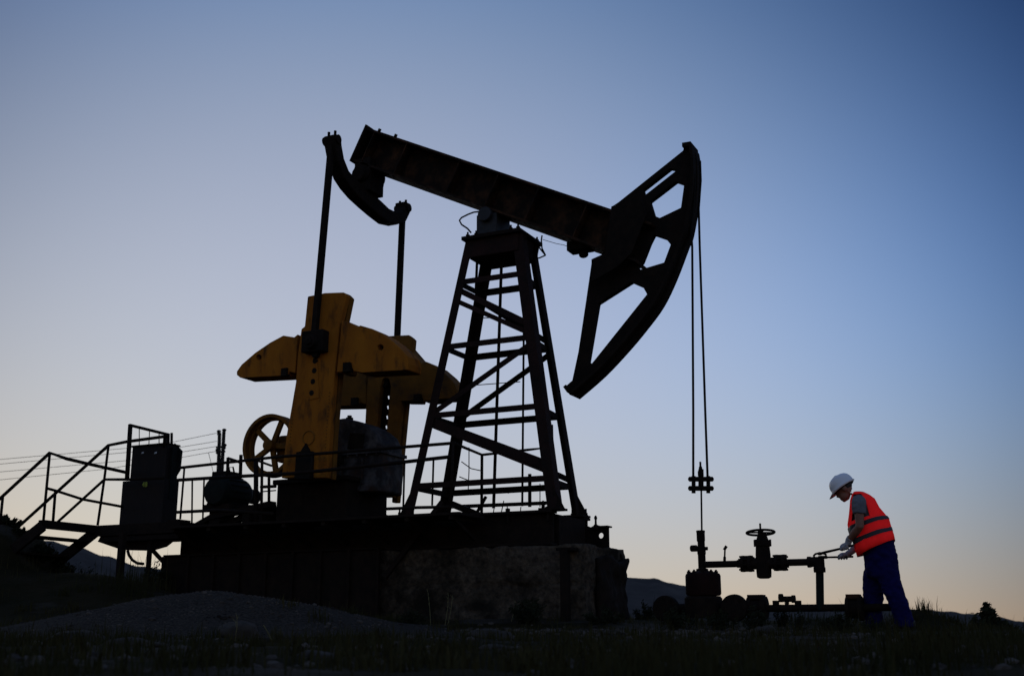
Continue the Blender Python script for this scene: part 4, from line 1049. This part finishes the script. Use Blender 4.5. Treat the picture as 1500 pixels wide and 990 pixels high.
# hard hat
hat = MB(); n = 40; prof = [(0.0,1.0),(.03,.995),(.055,.955),(.08,.87),(.10,.73),(.114,.52),(.121,.27),(.123,.02)]
rings = []
H0 = .030
for u, k in prof:
    rings.append([hat.bm.verts.new(hp(-.012 + math.cos(2*PI*i/n)*.132*k, math.sin(2*PI*i/n)*.108*k, H0+u)) for i in range(n)])
for A, B_ in zip(rings, rings[1:]):
    for i in range(n): hat.face((A[i], A[(i+1)%n], B_[(i+1)%n], B_[i]))
hat.face(rings[-1])
r2 = [hat.bm.verts.new(hp(-.012 + math.cos(2*PI*i/n)*(.142 + .052*max(0,math.cos(2*PI*i/n))**2), math.sin(2*PI*i/n)*.117, H0-.010-.022*max(0,math.cos(2*PI*i/n)))) for i in range(n)]
r3 = [hat.bm.verts.new(hp(-.012 + math.cos(2*PI*i/n)*.126, math.sin(2*PI*i/n)*.102, H0-.020)) for i in range(n)]
for i in range(n):
    j = (i+1) % n; hat.face((rings[0][i], r2[i], r2[j], rings[0][j])); hat.face((r2[i], r3[i], r3[j], r2[j]))
hat_o = fin(hat, 'hard_hat', M_helmet, PE, smooth='all')
mb = MB()
for s_ in (-.012, .012): mb.tube([hp(.088-.012, s_, H0+.086), hp(.05, s_, H0+.112), hp(-.01, s_, H0+.127), hp(-.07, s_, H0+.108)], .006, 8)
fin(mb, 'crown_rib', M_helmet, hat_o, smooth='all')
mb = MB(); mb.loft([(hp(-.012,0,H0-.006), hf*.115, hs*.094), (hp(-.014,0,H0-.028), hf*.113, hs*.092)], 30, False); fin(mb, 'headband', M_steel, hat_o)
# shirt
sh = MB()
sh.loft([S((1253,722),(1267,721),.10), S((1248.5,731),(1279,728.5),.20,0,.012), S((1247,748),(1288,742),.19,0,.012), S((1246,775),(1298,758),.175,0,.02), S((1256,805),(1308,786),.17,0,.02)], 26)
for s_ in (-1, 1):
    A, B_, C_ = armp[s_]; e = lerp(A, B_, .50)
    sh.ell(A+V((0,s_*-.01,0)), (.078,0,0), (0,.072,0), (0,0,.078))
    sh.tube([A, lerp(A,B_,.25), e], [.078,.074,.068], 18)
wrinkle(remesh(sh, 'shirt', M_shirt, PE, .012, 3), .007, 11, (1, 1, 1.6))
# trousers
tr = MB()
tr.loft([S((1262,802),(1308,784),.175), S((1266,818),(1314.5,814),.172), S((1266,836),(1318.5,840),.168), S((1272,846),(1318,850),.14)], 28)
tr.loft([S((1279,826),(1318,836),.105,-.07), S((1285,846),(1320,852),.100,-.085), S((1293,867),(1325.5,868),.092,-.095), S((1303,887),(1332,885),.086,-.10), S((1309,904),(1338,903),.084,-.10), S((1311,919),(1341,918),.084,-.10)], 24)
tr.loft([S((1265.5,834),(1302,838),.105,.07), S((1263,852),(1298,858),.098,.085), S((1263.5,872),(1294,874),.090,.095), S((1266.5,892),(1292,890),.086,.10), S((1268,919),(1296,917),.084,.10)], 24)
# a few folds
for (x0,y0,x1,y1,y_) in ((1268,838,1300,832,-.10),(1290,862,1320,858,-.16),(1306,896,1334,892,-.15),(1266,862,1292,868,.02)):
    tr.tube([U(x0,y0,Y=y_), U(x1,y1,Y=y_)], [.012,.016], 8)
wrinkle(remesh(tr, 'trousers', M_trouser, PE, .012, 3), .013, 8, (1, 1, 1.5))
# vest
VS = [S((1251.5,721.5),(1265.5,721),.105,0,-.004), S((1248.5,726),(1273,724.5),.165), S((1246.5,734),(1281,730),.196), S((1245,748),(1288.5,742),.205), S((1243,768),(1294.5,752),.205), S((1244,780),(1299,759),.205), S((1250,795),(1305,774),.205), S((1254,805),(1309,782),.208), S((1258,815),(1312.5,790),.212)]
vs = MB(); n = 64; rr = []
for k, (c, a, b) in enumerate(VS):
    row = []
    for i in range(n):
        t = 2*PI*i/n; p = c + a*math.cos(t) + b*math.sin(t)
        p += (a.normalized()*math.cos(t) + b.normalized()*math.sin(t))*(.010*math.sin(5*t+k*1.3)*min(1, k/5) + .012*noise.noise(V((math.cos(t)*2.2, math.sin(t)*2.2, k*.55)))*min(1, k/3))
        row.append(vs.bm.verts.new(p))
    rr.append(row)
hole = set()
for k in range(len(rr)-1):
    for i in range(n):
        t = 2*PI*(i+.5)/n; side = abs(math.sin(t))
        cc = math.cos(t)
        if k in (1, 2, 3) and side > .80 and -.95 < cc < .38: continue      # arm holes
        vs.face((rr[k][i], rr[k][(i+1)%n], rr[k+1][(i+1)%n], rr[k+1][i]))
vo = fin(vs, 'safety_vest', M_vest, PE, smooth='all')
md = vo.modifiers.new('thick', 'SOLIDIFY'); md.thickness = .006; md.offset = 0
def strip(k0, k1, t0, t1):
    mb = MB(); R_ = []
    for t in (t0, (t0+t1)/2, t1):
        c, a, b = [lerp(VS[k0][j], VS[k1][j], t) for j in range(3)]; row = []
        for i in range(n):
            q = 2*PI*i/n; p = c + a*math.cos(q) + b*math.sin(q)
            kk = k0 + t
            p += (a.normalized()*math.cos(q) + b.normalized()*math.sin(q))*(.010*math.sin(5*q+kk*1.3)*min(1, kk/5) + .012*noise.noise(V((math.cos(q)*2.2, math.sin(q)*2.2, kk*.55)))*min(1, kk/3) + .006)
            row.append(mb.bm.verts.new(p))
        R_.append(row)
    for A, B_ in zip(R_, R_[1:]):
        for i in range(n): mb.face((A[i], A[(i+1)%n], B_[(i+1)%n], B_[i]))
    fin(mb, 'reflective_strip', M_strip, vo, smooth='all')
strip(4, 5, .45, 1.15); strip(6, 7, -.25, .45)
# hands in gloves, each closed round its wrench handle
H = {-1: (U(1229,803.8,Y=-.12), U(1247,799,Y=-.12)), 1: (U(1224,815.6,Y=.12), U(1247,815,Y=.12))}
for s_ in (-1, 1):
    a, b = H[s_]; d = (b-a).normalized(); C_ = armp[s_][2]; g = MB()
    up = (V((0,0,1)) - d*d.z).normalized(); sd = d.cross(up)
    mid = lerp(a, b, .52)
    g.ell(mid + up*.020, d*.050, sd*.040, up*.026)                       # palm over the handle
    g.tube([C_ + (C_-armp[s_][1]).normalized()*-.035, C_, mid + up*.018 + d*.03], [.040,.036,.032], 14)   # cuff
    for k in range(4):
        o = lerp(a, b, .20 + .165*k); L_ = (.9, 1.0, .97, .82)[k]; P = []
        for j in range(7):
            t = math.radians(70 - 235*L_*j/6); rad = .021
            P.append(o + up*math.sin(t)*rad + sd*(-s_*-1 if s_ > 0 else -1)*math.cos(t)*rad*1.0*-1)
        g.tube(P, [.0115,.0118,.011,.0115,.0105,.010,.008], 9)
    th = [mid + up*.02 + sd*.02 + d*.01, mid + up*.006 + sd*.032 - d*.02, mid - up*.010 + sd*.026 - d*.045, mid - up*.016 + sd*.012 - d*.058]
    g.tube(th, [.013,.0125,.011,.008], 9)
    remesh(g, 'glove', M_glove, PE, .0045, 1)
# boots
for s_, xh, xt, y_ in ((-1,1341,1306,-.10),(1,1298,1262,.10)):
    a, b = U(xh,921.5,Y=y_), U(xt,921.5,Y=y_); gl_ = GZ
    mb = MB(); d = (b-a)
    sec = [(0,.034,.045,.055),(.12,.040,.060,.075),(.35,.044,.060,.085),(.62,.050,.040,.060),(.85,.048,.032,.045),(1,.026,.022,.026)]
    mb.loft([(V((a.x+d.x*t, y_, gl_+h)), (0,w,0), (0,0,h2*.72)) for t, w, h, h2 in sec], 18); fin(mb, 'boot', M_shoe, PE, smooth='all')

# the two wrenches he holds
for s_, lab in ((-1, 'upper wrench with an open loop jaw hooked over the pipe tee, in his near hand'), (1, 'lower straight wrench gripping the pipe end level, in his far hand')):
    a, b = H[s_]
    tip = U(1198,811,Y=-.03) if s_ < 0 else U(1205,816,Y=.02)
    W = thing('pipe_wrench', lab, 'wrench', tip, 'wrenches held by the man')
    mb = MB(); e = b + (b-a).normalized()*.02
    mb.tube([tip, lerp(tip,a,.35), a, e], [.010,.014,.012,.012] if s_ < 0 else [.009,.010,.011,.011], 10); fin(mb, 'handle', M_steel, W, smooth=True)
    mb = MB()
    if s_ < 0:
        P = px([(1209,815.5),(1210,812),(1206,810.3),(1199,810),(1194.5,811),(1192,813.5),(1193,816)], Y=-.03); mb.tube(P, .011, 9)
        c = U(1201,810.5,Y=-.03); mb.ell(c, (.03,0,0), (0,.014,0), (0,0,.018))
    else:
        c = U(1206,815.8,Y=.02); mb.box(c+V((-.05,-.014,-.016)), c+V((.04,.014,.016)))
    fin(mb, 'jaw', M_steel, W, smooth=True)

# ------------------------------------------------------------------ light: dusk sky and the last weak sun
SUN_AZ = math.radians(51)            # left of +Y, beyond the stairs
world = bpy.data.worlds.new('World'); sc.world = world; world.use_nodes = True
nt = world.node_tree; nt.nodes.clear()
N, LK = nt.nodes.new, nt.links.new
def mth(op, a, b=None, c=None, clamp=False):
    n = N('ShaderNodeMath'); n.operation = op; n.use_clamp = clamp
    for i, v in enumerate((a, b, c)):
        if v is None: continue
        if isinstance(v, (int, float)): n.inputs[i].default_value = v
        else: LK(v, n.inputs[i])
    return n.outputs[0]
tc = N('ShaderNodeTexCoord')
def dot(v):
    n = N('ShaderNodeVectorMath'); n.operation = 'DOT_PRODUCT'; LK(tc.outputs['Generated'], n.inputs[0]); n.inputs[1].default_value = v; return n.outputs['Value']
ur = dot(tuple(RT)); er = dot((0, 0, 1)); fr = dot(tuple(FH))
u = mth('MAXIMUM', mth('MINIMUM', ur, .43), -.43); e = mth('MAXIMUM', mth('MINIMUM', er, .53), .0)
uu, ee = mth('MULTIPLY', u, u), mth('MULTIPLY', e, e)
basis = [None, e, ee, mth('MULTIPLY', ee, e), u, uu, mth('MULTIPLY', u, e), mth('MULTIPLY', uu, u), mth('MULTIPLY', uu, e), mth('MULTIPLY', ee, ee), mth('MULTIPLY', uu, uu), mth('MULTIPLY', u, ee), mth('MULTIPLY', uu, ee)]
CO = [[-0.441, -2.3607, 4.4017, -4.5282, -0.2341, 1.0503, -1.3981, -4.6428, -3.7472, -11.1126, -16.1448, -3.1212, -24.2416], [-0.6534, 0.7027, -4.2301, 2.2368, -0.3947, 0.4466, 2.2063, -3.6624, 4.2943, -4.6767, -15.8501, -7.4966, -29.8179], [-1.0044, 5.5489, -15.7357, 8.9764, -0.3369, -0.1769, 5.0728, -3.02, 8.3885, 3.2323, -14.1379, -11.4889, -27.8042]]
chn = []
for ch_ in CO:
    acc = ch_[0]
    for k in range(1, 13): acc = mth('MULTIPLY_ADD', basis[k], ch_[k], acc)
    chn.append(mth('EXPONENT', acc))
cmb = N('ShaderNodeCombineXYZ')
for i in range(3): LK(chn[i], cmb.inputs[i])
sky = N('ShaderNodeTexSky'); sky.sky_type = 'NISHITA'; sky.sun_disc = False
sky.sun_elevation = math.radians(1.0); sky.sun_rotation = -SUN_AZ
sky.air_density = 1.0; sky.dust_density = 1.0; sky.ozone_density = 2.0
NSTR = .5
vm = N('ShaderNodeVectorMath'); vm.operation = 'MULTIPLY'; LK(sky.outputs[0], vm.inputs[0]); vm.inputs[1].default_value = (NSTR*1.02, NSTR*.95, NSTR*1.2)
mr = N('ShaderNodeMapRange'); mr.interpolation_type = 'SMOOTHSTEP'; LK(fr, mr.inputs['Value'])
mr.inputs['From Min'].default_value = -.1; mr.inputs['From Max'].default_value = .72
mz = N('ShaderNodeMapRange'); mz.interpolation_type = 'SMOOTHSTEP'; LK(er, mz.inputs['Value'])
mz.inputs['From Min'].default_value = .53; mz.inputs['From Max'].default_value = .9; mz.inputs['To Min'].default_value = 1; mz.inputs['To Max'].default_value = 0
mx = N('ShaderNodeMix'); mx.data_type = 'RGBA'; LK(mth('MULTIPLY', mr.outputs[0], mz.outputs[0]), mx.inputs[0]); LK(vm.outputs[0], mx.inputs[6]); LK(cmb.outputs[0], mx.inputs[7])
bg = N('ShaderNodeBackground'); LK(mx.outputs[2], bg.inputs['Color']); bg.inputs['Strength'].default_value = 1.0
wo = N('ShaderNodeOutputWorld'); LK(bg.outputs[0], wo.inputs['Surface'])

sun = bpy.data.lights.new('sun', 'SUN'); sun.energy = .04; sun.angle = math.radians(12); sun.color = (1, .72, .5)
so = bpy.data.objects.new('sun', sun); col.objects.link(so)
sd = V((-math.sin(SUN_AZ)*math.cos(.05), math.cos(SUN_AZ)*math.cos(.05), math.sin(.05)))
so.rotation_euler = sd.to_track_quat('Z', 'Y').to_euler(); so.location = sd*50 + V((0,0,5))

sc.view_settings.view_transform = 'Standard'; sc.view_settings.look = 'None'
sc.view_settings.exposure = 0; sc.view_settings.gamma = 1
sc.cycles.use_denoising = True
sc.cycles.max_bounces = 5
